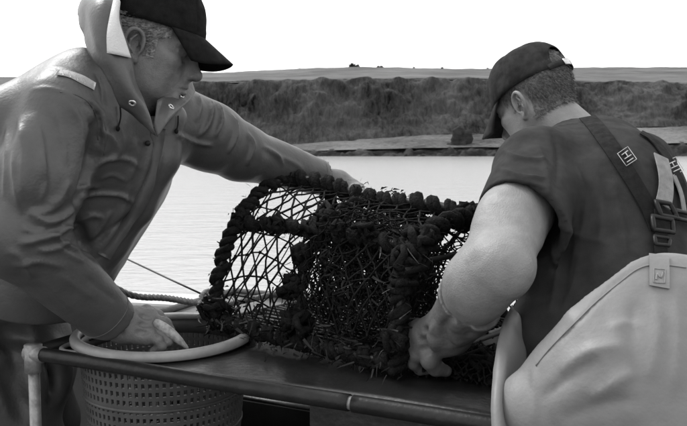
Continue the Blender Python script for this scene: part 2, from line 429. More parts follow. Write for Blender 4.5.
slab('boat_deck', [GB(-2.6, .04), GB(3.2, .04), GB(3.2, -3.6), GB(-2.6, -3.6)], -.08, 0, M['deck'], kind='structure')
hull = empty('boat_gunwale', (G0[0], G0[1], 0), 'pale painted gunwale and bulwark along the side of the boat behind the basket', 'gunwale')
slab('bulwark', [GB(-2.6, .0), GB(3.2, .0), GB(3.2, .06), GB(-2.6, .06)], -.9, .70, M['deck'], hull)
o = slab('capping', [GB(-2.6, -.07), GB(3.2, -.07), GB(3.2, .11), GB(-2.6, .11)], .70, .735, M['hull'], hull); mod_bevel(o, .01, 2)
MB().tube(np.array([(*GB(-2.6, .12), .6), (*GB(3.2, .12), .6)]), .035, 10).mk('rubbing_strake', M['pipe'], hull)

# hauling table
table = empty('hauling_table', TB(.5, .4, 0), 'dark wet steel work table with a pipe rail that carries the creel', 'table')
sC, nC, RBK = None, None, .205
BC = P(165, 341, 1.76); BC[2] = TZ+.012
sC = (BC-RA)@rd; nC = (BC-RA)@rn
hr = .196
L0, L1, N0, N1 = .02, 1.16, .016, .80
angs = sorted(set(list(np.linspace(0, 2*math.pi, 96, endpoint=False))+[math.atan2(b-nC, a-sC) % (2*math.pi) for a in (L0, L1) for b in (N0, N1)]))
V = []; n = len(angs)
for a in angs:
    ca, sa = math.cos(a), math.sin(a)
    t = min([((L1 if ca > 0 else L0)-sC)/ca if abs(ca) > 1e-6 else 9, ((N1 if sa > 0 else N0)-nC)/sa if abs(sa) > 1e-6 else 9])
    ri = min(hr, t-.001)
    V.append((sC+ca*ri, nC+sa*ri, t, ca, sa, ri))
VV = []; KR = 8
for (x, y, t, ca, sa, ri) in V:
    for k in range(KR):
        f = (k/(KR-1))**1.6; rr = ri+(t-ri)*f; s, q = sC+ca*rr, nC+sa*rr
        VV.append(TB(s, q, TZ-.004+.004*vnoise(A(s*3, q*3, .5))-.003*math.sin(s*5)))
o = mk('table_top', VV, [(i*KR+j, i*KR+j+1, ((i+1) % n)*KR+j+1, ((i+1) % n)*KR+j) for i in range(n) for j in range(KR-1)], M['steel_dark'], table)
mod_solid(o, .006, -1)
pts = np.array([TB(s, -.002+.0015*math.sin(s*9), TZ-.008) for s in np.linspace(0.0, .775, 40)])
MB().tube(pts, .0155, 14).mk('rail', M['pipe'], table)
pts = np.array([TB(s, -.002, TZ-.008) for s in np.linspace(.783, 1.18, 20)])
MB().tube(pts, .0155, 14).mk('rail', M['pipe'], table)
MB().tube(np.array([TB(.772, -.002, TZ-.008), TB(.786, -.002, TZ-.008)]), .0125, 12).mk('rail_joint', M['galv'], table)
MB().tube(np.array([TB(0, -.002, TZ+.012), TB(0, -.002, TZ-.05)]), .0195, 14).tube(np.array([TB(0-.016, -.002, TZ-.008), TB(.03, -.002, TZ-.008)]), .0185, 14).mk('corner_fitting', M['galv'], table)
for (s, q, r, mm) in ((0, -.002, .0125, 'galv'), (1.17, -.002, .0125, 'pipe'), (0, .78, .0125, 'pipe'), (1.17, .78, .0125, 'pipe')):
    MB().tube(np.array([TB(s, q, 0), TB(s, q, TZ-.03)]), r, 12).mk('leg', M[mm], table)
MB().tube(np.array([TB(0, .01, TZ-.006), TB(0, .79, TZ-.006)]), .0155, 12).mk('side_rail', M['pipe'], table)
MB().tube(np.array([TB(1.17, .01, TZ-.006), TB(1.17, .79, TZ-.006)]), .0155, 12).mk('side_rail', M['pipe'], table)
MB().tube(np.array([TB(0, .79, TZ-.006), TB(1.17, .79, TZ-.006)]), .0155, 12).mk('rear_rail', M['pipe'], table)
# apron of angle iron under the rail, right of the basket
o = MB().box(TB(.93, .03, TZ-.045), (.25, .003, .03), np.stack([rd, rn, A(0, 0, 1)], 1)).mk('apron', M['steel_dark'], table, smooth=False)

# storage bin under the table, behind the basket
b0 = TB(.16, .55, 0)
binE = empty('fish_bin', b0, 'dark plastic bin standing on deck under the table behind the basket', 'bin')
Rb = np.stack([rd, rn, A(0, 0, 1)], 1)
mbx = MB()
for (cx, cy, hx, hy) in ((0, -.17, .24, .008), (0, .17, .24, .008), (-.24, 0, .008, .178), (.24, 0, .008, .178)):
    mbx.box(b0+Rb@A(cx, cy, .24), (hx, hy, .24), Rb)
mbx.box(b0+A(0, 0, .012), (.235, .165, .01), Rb); mbx.mk('bin_wall', M['steel_dark'], binE, smooth=False)
MB().tube(np.array([b0+Rb@A(x, y, .485) for x, y in ((-.25, -.18), (.25, -.18), (.25, .18), (-.25, .18), (-.25, -.18))]), .012, 8).mk('bin_rim', M['pipe'], binE)

# ------------------------------------------------------------------ basket
bk = empty('fish_basket', (BC[0], BC[1], .41), 'round grey plastic fish basket with pale rim and square holes set into the table', 'basket')
def brad(z): return .158+(.192-.158)*np.clip((z-.42)/(TZ-.42), 0, 1)
NP, NR = 80, 17
Vb = []; zz = []
zrow = [.425]
z = .445
for r in range(NR): zrow += [z, z+.0115]; z += .0195
cols = 2*NP
th = []
for c in range(NP): a = 2*math.pi*c/NP; th += [a, a+2*math.pi/NP*.52]
th = np.array(th); zrow = np.array(zrow)
for a in th:
    for zz in zrow: Vb.append((BC[0]+brad(zz)*math.cos(a), BC[1]+brad(zz)*math.sin(a), zz))
nr = len(zrow); Fb = []
for c in range(cols):
    for r in range(nr-1):
        if c % 2 == 1 and r % 2 == 1: continue
        d = (c+1) % cols; Fb.append((c*nr+r, d*nr+r, d*nr+r+1, c*nr+r+1))
o = mk('lattice_wall', Vb, Fb, M['basket'], bk, smooth=False); mod_solid(o, .005, 0)
# horizontal hoops proud of the lattice
for zz in (zrow[0], zrow[8]+.0155, zrow[16]+.0155, zrow[24]+.0155):
    a = np.linspace(0, 2*math.pi, 73); MB().tube(np.stack([BC[0]+(brad(zz)+.001)*np.cos(a), BC[1]+(brad(zz)+.001)*np.sin(a), np.full(73, zz)], 1), .0045, 6, False).mk('hoop', M['basket'], bk)
zt = zrow[-1]
a = np.linspace(0, 2*math.pi, 97)[:-1]; Vb = []
for q in a:
    for zz in (zt, zt+.02, TZ+.004): Vb.append((BC[0]+brad(zz)*math.cos(q), BC[1]+brad(zz)*math.sin(q), zz))
o = mk('upper_band', Vb, gridfaces(96, 3, True), M['basket'], bk); mod_solid(o, .006, 0)
a = np.linspace(0, 2*math.pi, 121); Vr = []
prof = [(-.009, -.006), (-.011, .003), (-.006, .0095), (.002, .011), (.009, .008), (.0125, .001), (.012, -.008), (.009, -.011), (.004, -.004)]
for q in a[:-1]:
    wob = .0025*math.sin(2*q+.6)
    for (dr, dz) in prof: Vr.append((BC[0]+(.197+dr+wob)*math.cos(q), BC[1]+(.197+dr+wob)*math.sin(q), TZ+.012+dz+.003*math.sin(q*2+1)))
n = len(prof); mk('rim', Vr, [(i*n+j, ((i+1) % 120)*n+j, ((i+1) % 120)*n+(j+1) % n, i*n+(j+1) % n) for i in range(120) for j in range(n)], M['rim'], bk)
a = np.linspace(0, 2*math.pi, 48, endpoint=False)
mk('base', [(BC[0]+.157*math.cos(q), BC[1]+.157*math.sin(q), .424) for q in a], [tuple(range(48))], M['basket'], bk, smooth=False)
for q in (.9, 3.6):
    hp = [BC+A(math.cos(q+d)*(.2+.03*math.cos(d*6)), math.sin(q+d)*(.2+.03*math.cos(d*6)), -.0-.012) for d in np.linspace(-.26, .26, 9)]
    MB().tube(np.array(hp), .006, 6).mk('handle', M['rim'], bk)

# ------------------------------------------------------------------ the creel
LB, RBs = P(214, 338, 1.80), P(398, 384, 1.44)
LB[2], RBs[2] = TZ+.022, TZ+.014
ax = RBs-LB; ah = nrm(A(ax[0], ax[1], 0)); wv = A(-ah[1], ah[0], 0)
if wv[1] < 0: wv = -wv
HW = .265; CLEN = np.linalg.norm(ax)
def cpt(u, t, inset=0.):                      # point on the creel's skin: u along it, t over the bow from near to far foot
    H = .345+(.285-.345)*u; e = 1.0+(.52-1.0)*u
    c, s = math.cos(math.pi*t), math.sin(math.pi*t)
    s2 = max(s, 0)**e; cc = math.copysign(abs(c)**(1-.25*u), c)
    return LB+ax*u+wv*(HW-cc*(HW-inset))+A(0, 0, s2*(H-inset))
creel = empty('lobster_creel', LB*.5+RBs*.5+wv*HW-A(0, 0, .02), 'black netted lobster creel bound in thick tarred rope lying on the table', 'creel')
def wrap(path, core, rope, pitch, nper=9, wob=.25):
    path = np.asarray(path, float); L = np.concatenate([[0], np.cumsum(np.linalg.norm(np.diff(path, axis=0), axis=1))])
    turns = L[-1]/pitch; n = int(turns*nper)
    s = np.linspace(0, L[-1], n); pc = np.stack([np.interp(s, L, path[:, i]) for i in range(3)], 1)
    T, N, B = frames(pc); ph0 = rng.uniform(0, 6.28)
    ph = ph0+2*math.pi*s/pitch+wob*np.array([vnoise(A(q*20, ph0, 0)) for q in s])*2
    rr = core*(1+.3*np.array([vnoise(A(q*25, ph0, 5)) for q in s]))
    rp = rope*(1+.28*np.array([vnoise(A(q*35, ph0, 9)) for q in s]))
    return pc+rr[:, None]*(np.cos(ph)[:, None]*N+np.sin(ph)[:, None]*B), rp
def bound(name, path, thick=1., parent=creel):
    path = np.asarray(path, float)
    h = MB().tube(path, .0085*thick, 8).mk(name, M['bar'], parent)
    for k in range(2):
        p, r = wrap(path, .0115*thick, .0092*thick, .046); mb = MB().tube(p, r, 7)
        mb.mk('rope_binding', M['rope_dark'], h)
    return h
tt = np.linspace(0.0, 1.0, 60)
bound('hoop', [cpt(0, t) for t in tt], 1.0)
bound('hoop', [cpt(.49, t, .012) for t in tt], .78)
bound('hoop', [cpt(1, t) for t in tt], 1.05)
uu = np.linspace(0, 1, 40)
bound('ridge_rail', [cpt(u, .5)+A(0, 0, .008*math.sin(u*math.pi*3)) for u in uu], 1.15)
bound('side_rail', [cpt(u, .25+.03*math.sin(u*3.1), .004)-A(0, 0, .012*math.sin(math.pi*u)) for u in uu], .95)
bound('side_rail', [cpt(u, .74, .004) for u in uu], .9)
# base frame and rungs
for t in (0, 1):
    bound('base_rail', [cpt(u, t)+A(0, 0, .012) for u in uu], 1.0)
for u in (0., .49, 1.):
    MB().tube(np.array([cpt(u, 0)+A(0, 0, .008), cpt(u, 1)+A(0, 0, .008)]), .009, 8).mk('cross_bar', M['bar'], creel)
for i in range(24):
    f = (i+.5)/24
    a, b = cpt(.02, 0)+wv*2*HW*f, cpt(.98, 0)+wv*2*HW*f
    p = np.array([a+(b-a)*s+A(0, 0, .012+.002*math.sin(s*9+i)) for s in np.linspace(0, 1, 7)])
    MB().tube(p, .0042, 6).mk('base_slat', M['bar'], creel)
def net(surf, nu, nv, r, jit=.004, knot=1.9, sag=.0, keep=None, seg=4):
    """knotted diamond netting over a surface surf(u, v)"""
    mb = MB(); nodes = {}
    for i in range(nu+1):
        for j in range(nv*2+1):
            u = (i+(.5 if j % 2 else 0))/nu; v = j/(nv*2)
            uc = min(max(u, 0), 1); p = surf(uc, v)
            e = min(1, 4*min(uc, 1-uc, v, 1-v)+.12)
            nodes[i, j] = p+rng.normal(size=3)*jit*e-A(0, 0, sag*e)
    for (i, j), p in nodes.items():
        if keep and not keep(i/nu, j/(nv*2)): continue
        u = (i+(.5 if j % 2 else 0))/nu
        if u > 1.001: continue
        for di in ((0, -1) if j % 2 == 0 else (0, 1)):
            q = nodes.get((i+di, j+1))
            if q is None: continue
            m = (p+q)/2+rng.normal(size=3)*jit*.35-A(0, 0, .1*sag)
            mb.tube(np.array([p, m, q]), r*rng.uniform(.85, 1.2), seg, False)
        if knot: mb.ball(p, r*knot*rng.uniform(.8, 1.25), 5, 3)
    return mb
nk = dict(kind='stuff')
net(lambda u, v: cpt(.01+u*.47, .02+v*.96, .006), 6, 12, .0023, .0035, 1.6).mk('bay_net', M['net'], creel, **nk)
net(lambda u, v: cpt(.5+u*.49, .02+v*.96, .006), 7, 14, .0021, .004, 1.6).mk('bay_net', M['net'], creel, **nk)
def endsurf(uend):
    def f(u, v):
        t = .02+.96*v; p = cpt(uend, t, .004); q = cpt(uend, 0)+(cpt(uend, 1)-cpt(uend, 0))*(.5-.5*math.cos(math.pi*t)); return q+(p-q)*u
    return f
net(endsurf(0.), 5, 7, .0021, .004).mk('end_net', M['net'], creel, **nk)
net(endsurf(1.), 5, 8, .0021, .004).mk('end_net', M['net'], creel, **nk)
# netted entrance funnels (eyes) and the parlour wall of finer net
def funnel(c0, r0, c1, r1, ring=False):
    c0, c1 = np.asarray(c0), np.asarray(c1); d = nrm(c1-c0); a1 = nrm(np.cross(d, A(0, 0, 1))); a2 = np.cross(d, a1)
    def f(u, v):
        r = r0+(r1-r0)*v; an = u*2*math.pi; sg = A(0, 0, -.025*math.sin(math.pi*v))
        return c0+(c1-c0)*v+r*(math.cos(an)*a1+math.sin(an)*a2)+sg
    return f
ctr = lambda u, h=.13: cpt(u, 0)+wv*HW+A(0, 0, h)
net(funnel(cpt(.76, .17)+A(0, 0, -.02), .135, ctr(.7, .13)-wv*.02, .055), 26, 14, .0015, .005, 1.6).mk('entrance_funnel', M['net2'], creel, **nk)
net(funnel(ctr(1., .13), .13, ctr(.66, .12), .05), 24, 14, .0015, .005, 1.6).mk('entrance_funnel', M['net2'], creel, **nk)
net(funnel(cpt(.3, .8), .12, ctr(.36, .12), .05), 14, 8, .0014, .005, 1.6).mk('entrance_funnel', M['net2'], creel, **nk)
net(lambda u, v: cpt(.5+.05*math.sin(v*3), .03+.94*v, .0)*(1-u)+ctr(.62, .1)*u, 16, 22, .0014, .006, 1.6).mk('parlour_net', M['net2'], creel, **nk)
net(lambda u, v: cpt(.5+.48*u, .03+.26*v, .03)+wv*.03*math.sin(u*9+v*4), 24, 18, .0016, .007, 1.6).mk('mending_net', M['net2'], creel, **nk)
net(lambda u, v: cpt(.52+.46*u, .06+.4*v, .02)+A(0, 0, -.012), 22, 20, .0013, .006, 1.6).mk('mending_net', M['net2'], creel, **nk)
for c, r, dn in ((ctr(.7, .13)-wv*.02, .056, wv), (ctr(.66, .12), .052, ah)):
    a = np.linspace(0, 2*math.pi, 33); a1 = nrm(np.cross(dn, A(0, 0, 1)))
    MB().tube(np.array([c+r*(math.cos(q)*a1+math.sin(q)*A(0, 0, 1)) for q in a]), .005, 6).mk('eye_ring', M['bar'], creel)
# door bars across the top of the mid bay, stretched bar on the end
MB().tube(np.array([P(317, 257, 1.68), P(352, 241, 1.75), P(398, 224, 1.83)]), .0055, 7).mk('door_bar', M['bar'], creel)
MB().tube(np.array([P(330, 258, 1.67), P(362, 245, 1.74), P(412, 229, 1.82)]), .0045, 7).mk('door_bar', M['bar'], creel)
MB().tube(np.array([P(408, 266, 1.50), P(450, 256, 1.56), P(512, 244, 1.65)]), .0065, 8).mk('end_bar', M['bar'], creel)
# lumps of rope tied round the hoops and rails: knots and loose lashings
def lump(c, R, n=4, r=.008):
    mb = MB()
    for k in range(n):
        a = np.linspace(0, 2*math.pi, 15); e1 = nrm(rng.normal(size=3)); e2 = nrm(np.cross(e1, rng.normal(size=3))); s = R*rng.uniform(.6, 1.1)
        mb.tube(np.array([c+s*(math.cos(q)*e1+math.sin(q)*e2)+.006*rng.normal(size=3) for q in a]), r*rng.uniform(.7, 1.2), 6)
    return mb
for u, t, R, k in ((1, .2, .034, 6), (1, .28, .03, 5), (1, .12, .026, 4), (.49, .25, .03, 5), (.49, .3, .026, 4), (.47, .18, .024, 4), (.45, .1, .022, 4), (0, .27, .022, 4), (.25, .26, .018, 3), (.75, .27, .024, 4), (1, .02, .03, 5), (0, .03, .03, 5), (.5, .03, .03, 5), (.98, .5, .026, 4), (.6, .26, .024, 4)):
    lump(cpt(u, t), R, k).mk('rope_knot', M['rope_dark'], creel)
# weed, rubber strip and frayed ends caught along the foot of the creel
mb = MB()
for k in range(760):
    u = rng.uniform(-.02, 1.04); base = cpt(min(max(u, 0), 1), 0)+ah*(u-min(max(u, 0), 1))*CLEN
    p = base+wv*rng.normal(.02, .045)+A(0, 0, abs(rng.normal(.012, .03))+.002)
    if k > 560: v = rng.uniform(.0, 1); p = cpt(1, v*.25)+rng.normal(size=3)*A(.02, .02, .01)
    if k > 660: p = cpt(rng.uniform(.3, 1), rng.uniform(.03, .3))+rng.normal(size=3)*.014
    d = nrm(rng.normal(size=3)*A(1, 1, .7)+A(0, -.25, -.25)); s = nrm(np.cross(d, rng.normal(size=3))); w = rng.uniform(.0008, .0032)*(1 if k % 9 else 1.5); L = rng.uniform(.012, .036)
    bend = rng.normal(size=3)*.35
    Vs = []
    for q in np.linspace(0, 1, 5):
        c = p+L*(d*q+bend*q*q*.6); c[2] = max(c[2], TZ+.004); ww = w*(1-.75*q*q)
        Vs += [c-s*ww, c+s*ww]
    mb.add(Vs, [(2*i, 2*i+1, 2*i+3, 2*i+2) for i in range(4)])
mb.mk('weed_strips', M['weed'], creel, kind='stuff')
# frayed fibres standing off the bindings
mb = MB()
for k in range(2600):
    ch = rng.integers(0, 6); v = rng.uniform(0, 1)
    p = [cpt(0, v), cpt(1, v), cpt(.49, v), cpt(v, .5), cpt(v, .25), cpt(v, 0)][ch]+rng.normal(size=3)*.011
    d = nrm(rng.normal(size=3)); L = rng.uniform(.006, .022); s = nrm(np.cross(d, rng.normal(size=3)))*.0005
    mb.add([p-s, p+s, p+d*L*.6+s*.8+rng.normal(size=3)*.002, p+d*L+A(0, 0, -.004)], [(0, 1, 2), (0, 2, 3)])
mb.mk('rope_fibres', M['rope_dark'], creel, kind='stuff', smooth=False)

# a heap of spare net and rope on the table beyond the creel's end
hp0 = P(470, 366, 1.50); hp0[2] = TZ
heap = empty('net_heap', hp0, 'tangled heap of dark spare net and rope beside the end of the creel', 'net')
hsurf = lambda u, v: hp0+rd*(.11*(u-.5)*2)+rn*(.10*(v-.5)*2)+A(0, 0, .012+.03*max(0, 1-(2*u-1)**2)*max(0, 1-(2*v-1)**2)+.01*vnoise(A(u*6, v*6, 2)))
net(hsurf, 14, 9, .0021, .005, 1.5).mk('spare_net', M['net2'], heap, kind='stuff')
net(lambda u, v: hsurf(u*.9+.05, v*.9+.05)-A(0, 0, .018), 10, 8, .0024, .008, 1.5).mk('spare_net', M['net'], heap, kind='stuff')
for k in range(5):
    pts = [hsurf(rng.uniform(.05, .95), rng.uniform(.05, .95))+A(0, 0, .004) for _ in range(7)]
    MB().tube(catmull(pts, 50), .0055, 7).mk('rope_length', M['rope_dark'], heap)
# ------------------------------------------------------------------ ropes
def twisted(path, r, pitch, strands=3, seg=6):
    path = catmull(path, 160); mb = MB(); T, N, B = frames(path); L = np.concatenate([[0], np.cumsum(np.linalg.norm(np.diff(path, axis=0), axis=1))])
    for k in range(strands):
        ph = 2*math.pi*(L/pitch+k/strands); mb.tube(path+r*.55*(np.cos(ph)[:, None]*N+np.sin(ph)[:, None]*B), r*.6, seg)
    return mb
rp = [P(116, 288, 2.1), P(128, 294, 2.1), P(142, 297, 2.1), P(165, 298, 2.06), P(190, 302, 2.0), P(212, 305, 1.93), P(226, 306, 1.84)]
twisted(rp, .0085, .045).mk('twisted_rope', M['rope_mid'], label='three strand grey rope running from the man\'s sleeve to the creel above the basket', cat='rope', org=rp[3])
MB().tube(np.array([P(112, 252, 2.35), P(165, 277, 2.15), P(208, 297, 1.92)]), .0028, 6).mk('taut_line', M['pipe'], label='thin taut dark line stretched over the water to the creel corner', cat='line', org=P(165, 277, 2.15))
kn = empty('rope_tail', P(211, 304, 1.83), 'pale frayed rope knot tied at the corner of the creel by the basket', 'rope knot')
mb = MB()
for k in range(6):
    c = P(208+rng.uniform(-3, 7), 297+k*2.6, 1.815); a = np.linspace(0, 2*math.pi, 13); e1 = nrm(A(1, .3, rng.normal()*.3)); e2 = nrm(A(-.2, .6, .7+rng.normal()*.2))
    mb.tube(np.array([c+.017*rng.uniform(.7, 1.2)*(math.cos(q)*e1+math.sin(q)*e2) for q in a]), .0068, 7)
mb.mk('knot', M['rope_pale'], kn)
mb = MB()
for k in range(60):
    p = P(210+rng.uniform(-4, 8), 300+rng.uniform(-4, 14), 1.815-.01*rng.random()); d = nrm(A(rng.normal()*.8-.3, -.6, rng.normal()*.8-.3))
    mb.tube(np.array([p, p+d*.012+rng.normal(size=3)*.003, p+d*.026+rng.normal(size=3)*.005]), .0016, 4)
mb.mk('frayed_ends', M['rope_pale'], kn, kind='stuff')
mb = MB()
mb.tube(catmull([P(222, 306, 1.83), P(238, 302, 1.9), P(262, 297, 1.97), P(290, 290, 2.02)], 30), .008, 8)
mb.mk('loose_end', M['rope_pale'], kn)
# ------------------------------------------------------------------ people: shared builders
M['skin'] = mat('skin', .135, .5, .22, 45, .35, 420, spec=.4, bump2=(.12, 70))
M['skin2'] = mat('fair_skin', .20, .52, .14, 30, .3, 380, spec=.4, bump2=(.1, 60))
M['oil'] = mat('oilskin', .063, .42, .2, 9, .18, 160, spec=.42, bump2=(.10, 24))
M['oil_pants'] = mat('oilskin_trousers', .05, .48, .3, 9, .2, 160, bump2=(.15, 20))
M['lining'] = mat('white_lining', .6, .75, .08, 20, .3, 300)
M['cap1'] = mat('dark_cap', .009, .9, .3, 60, .5, 900, spec=.12)
M['cap2'] = mat('faded_cap', .024, .9, .45, 30, .6, 900, spec=.12)
M['tee'] = mat('dark_tshirt', .030, .9, .2, 25, .45, 900, bump2=(.15, 30), spec=.12)
M['bib'] = mat('bib_oilskin', .16, .58, .14, 8, .16, 160, bump2=(.1, 22))
M['glove'] = mat('rubber_glove', .1, .55, .25, 25, .25, 200)
M['web'] = mat('black_webbing', .009, .85, .3, 60, .6, 700, spec=.15)
M['web_pale'] = mat('grey_webbing', .2, .75, .2, 60, .6, 700)
M['buckle'] = mat('plastic_buckle', .012, .45, .2, 60, spec=.2)
M['white_print'] = mat('white_print', .42, .6, .1, 60)
M['hair_grey'] = mat('grey_hair', .2, .6, .6, 160, .4, 600, stretch=(1, 1, 1))
M['hair_fair'] = mat('fair_hair', .12, .6, .5, 160, .4, 600)
M['boot'] = mat('rubber_boot', .04, .45, .2, 20)
M['metal'] = mat('eyelet', .6, .3, .2, 60, metal=.8)
M['dark'] = mat('dark_jumper', .007, .9, .3, 60, .6, 500)
M['reflect'] = mat('reflective_tape', .34, .5, .2, 120, .3, 500)

def head_field(neck_to, stub=.0, jowl=0., res=.0021):
    """a head: x forward, y to its left, z up, eyes at z = 0; neck_to is where the neck goes"""
    F = Field((-.16, -.115, -.24), (.14, .115, .145), res)
    F.ell((-.014, 0, .045), (.098, .076, .082), .02).ell((-.045, 0, .018), (.06, .066, .07), .03)
    F.ell((.026, 0, -.03), (.062, .058, .082), .03)
    for s in (-1, 1):
        F.cone((-.006, s*.052, -.05), (.02, s*.045, -.092), .021, .017, .03).cone((.02, s*.045, -.092), (.068, s*.016, -.105), .017, .017, .025)
        F.ell((.052, s*.045, -.024), (.025, .021, .017), .025)
        F.ell((.035, s*.045, -.06), (.03, .018+jowl, .035), .025)
        F.cone((.070, s*.045, .014), (.087, s*.012, .018), .010, .011, .016)
    F.ell((.073, 0, -.103), (.02, .022, .017), .02).ell((.064, 0, -.07), (.027, .031, .032), .022)
    F.cone(A(-.03, 0, -.04), np.asarray(neck_to), .054, .062, .03)
    F.cone(A(.035, 0, -.085), np.asarray(neck_to)+A(.03, 0, .02), .03, .045, .03)
    for s in (-1, 1): F.cone((-.03, s*.045, -.05), np.asarray(neck_to)+A(.04, s*.015, 0), .02, .02, .025)
    for s in (-1, 1):
        F.ell((.1, s*.034, -.001), (.021, .019, .0135), .012, 'sub')
        F.ell((.071, s*.032, .0), (.0135, .0135, .0125), .003)
        F.ell((.0745, s*.032, .0045), (.0125, .0155, .0085), .003)                # upper lid, lowered
        F.ell((.0725, s*.032, -.0075), (.0118, .014, .0055), .004)
        F.chain([(.089, s*.020, -.0032), (.0895, s*.032, -.0048), (.082, s*.045, -.0025)], .0011, .002, 'sub')
        F.chain([(.094, s*.018, .0085), (.092, s*.034, .0115), (.079, s*.049, .008)], .0014, .004, 'sub')
        F.chain([(.083, s*.022, -.017), (.079, s*.036, -.020), (.066, s*.05, -.015)], .0016, .006, 'sub')   # bag under the eye
        for k, (dz) in enumerate((-.012, -.002, .008)):
            F.chain([(.066, s*.0535, -.002+dz*.3), (.052, s*.062, -.002+dz)], .0011, .004, 'sub')              # crow's feet
    F.chain([(.085, 0, .012), (.095, 0, -.008), (.110, 0, -.036)], [.009, .0085, .0115], .012)
    F.cone((.078, 0, -.008), (.093, 0, -.042), .013, .0155, .012).ell((.084, 0, -.060), (.0135, .017, .014), .012)
    F.ell((.1125, 0, -.041), (.0125, .0125, .0115), .008)
    for s in (-1, 1):
        F.ell((.1005, s*.0125, -.0445), (.0115, .0085, .0085), .006)
        F.ell((.105, s*.0065, -.0535), (.0055, .0035, .0035), .002, 'sub')
        F.chain([(.101, s*.0215, -.040), (.091, s*.028, -.055), (.079, s*.037, -.082)], [.0022, .0026, .0018], .010, 'sub')
        F.chain([(.088, s*.027, -.080), (.08, s*.032, -.092)], .0018, .008, 'sub')
    F.chain([(.086, -.021, -.0735), (.094, 0, -.0705), (.086, .021, -.0735)], [.0035, .0062, .0035], .006)
    F.chain([(.083, -.019, -.0825), (.0915, 0, -.084), (.083, .019, -.0825)], [.004, .0072, .004], .006)
    F.chain([(.089, -.026, -.0785), (.1, 0, -.077), (.089, .026, -.0785)], .0021, .003, 'sub')
    F.chain([(.090, -.012, -.0945), (.0915, 0, -.0955), (.090, .012, -.0945)], .004, .01, 'sub')
    for s in (-1, 1):                               # ears
        e = lambda x, z, o=0.: A(-.012+x, s*(.0745+o-.28*x*1.0), -.018+z)
        F.ell(e(-.002, 0, .002), (.019, .006, .031), .006, R=rotz(s*.30)@roty(.18))
        F.ell(e(-.0, .004, .008), (.0125, .008, .02), .004, 'sub', R=rotz(s*.30)@roty(.18))
        F.chain(catmull([e(.012, -.002, .008), e(.013, .014, .009), e(.006, .028, .010), e(-.008, .032, .012), e(-.019, .023, .013), e(-.023, .006, .012), e(-.018, -.011, .010), e(-.006, -.026, .006)], 20), .0040, .003)
        F.chain([e(-.003, .021, .009), e(-.012, .008, .010), e(-.012, -.006, .009), e(-.004, -.014, .007)], .0026, .003)
        F.ell(e(.002, -.029, .004), (.008, .0055, .009), .005)
        F.ell(e(.0125, -.006, .005), (.004, .004, .006), .004)
        F.ell(e(.004, -.006, .006), (.0065, .007, .0075), .003, 'sub')
    return F
def cap_mesh(h=.118, base_z=.028, brim_l=.072, brim_drop=.022, seed=0, arch=False, wr=.002, fr=.106, drop2=.034):
    """a baseball cap in head space: crown vertices/faces, brim, button"""
    nu, nv = 96, 26; V = []; keepF = []
    for i in range(nu):
        a = 2*math.pi*i/nu
        for j in range(nv):
            da = abs(a-math.pi); v0 = .34*math.sqrt(max(0, 1-(da/.45)**2)) if arch else 0
            v = v0+(1-v0)*j/(nv-1); ang = v*math.pi/2
            r = math.cos(ang)**.72; z = math.sin(ang)**.92
            fx = fr if math.cos(a) > 0 else .113
            x, y = fx*r*math.cos(a)-.006-.004*z, .0835*r*math.sin(a)
            zz = base_z+h*z-(.012*(1-v) if math.cos(a) < 0 else 0)*abs(math.cos(a))+.006*max(0, math.cos(a))*v
            p = A(x, y, zz)
            seam = min(abs((a/(math.pi/3)) % 1-.5), 1)  # panel seams every 60 degrees
            g = math.exp(-((.5-abs((a/(math.pi/3)+.5) % 1-.5))*2/.05)**2)
            n = nrm(A(x, y*1.3, (zz-base_z)*.8+.001))
            p = p+n*(-.0022*g*(1-v)**.3+wr*fbm(p*A(22, 22, 30)+seed, 3)+wr*1.2*vnoise(A(a*2.5, v*2, seed)))
            if v < .12: p = p+n*(.0012)
            V.append(p)
    F = []
    for i in range(nu):
        for j in range(nv-1):
            a = 2*math.pi*(i+.5)/nu; da = abs(((a-math.pi+math.pi) % (2*math.pi))-math.pi); dz = j/(nv-1)
            b = (i+1) % nu; F.append((i*nv+j, b*nv+j, b*nv+j+1, i*nv+j+1))
    # brim
    B = []; nb, nl = 33, 11
    for i in range(nb):
        q = -1+2*i/(nb-1); a = q*1.08
        ex, ey = (fr+.0008)*math.cos(a)-.006, .0845*math.sin(a)
        for j in range(nl):
            t = j/(nl-1); L = brim_l*(1-.22*abs(q)**4)*t
            x = ex+L; y = ey*(1+.02*t-.10*t**3*abs(q)**5)
            z = base_z+.004-brim_drop*t-drop2*(y/.083)**2*t*(.55+.45*t)-.004*(y/.083)**2
            B.append((x, y, z))
    return np.array(V), F, np.array(B), gridfaces(nb, nl)
def hair_strips(pts, dirs, L, w, mb, droop=.0):
    for p, d in zip(pts, dirs):
        l = L*rng.uniform(.6, 1.3); s = nrm(np.cross(d, rng.normal(size=3)))*w
        e = p+d*l*.55+rng.normal(size=3)*l*.1; f = p+d*l+rng.normal(size=3)*l*.16-A(0, 0, droop*l)
        mb.add([p-s, p+s, e+s*.8, e-s*.8, f], [(0, 1, 2, 3), (3, 2, 4)])
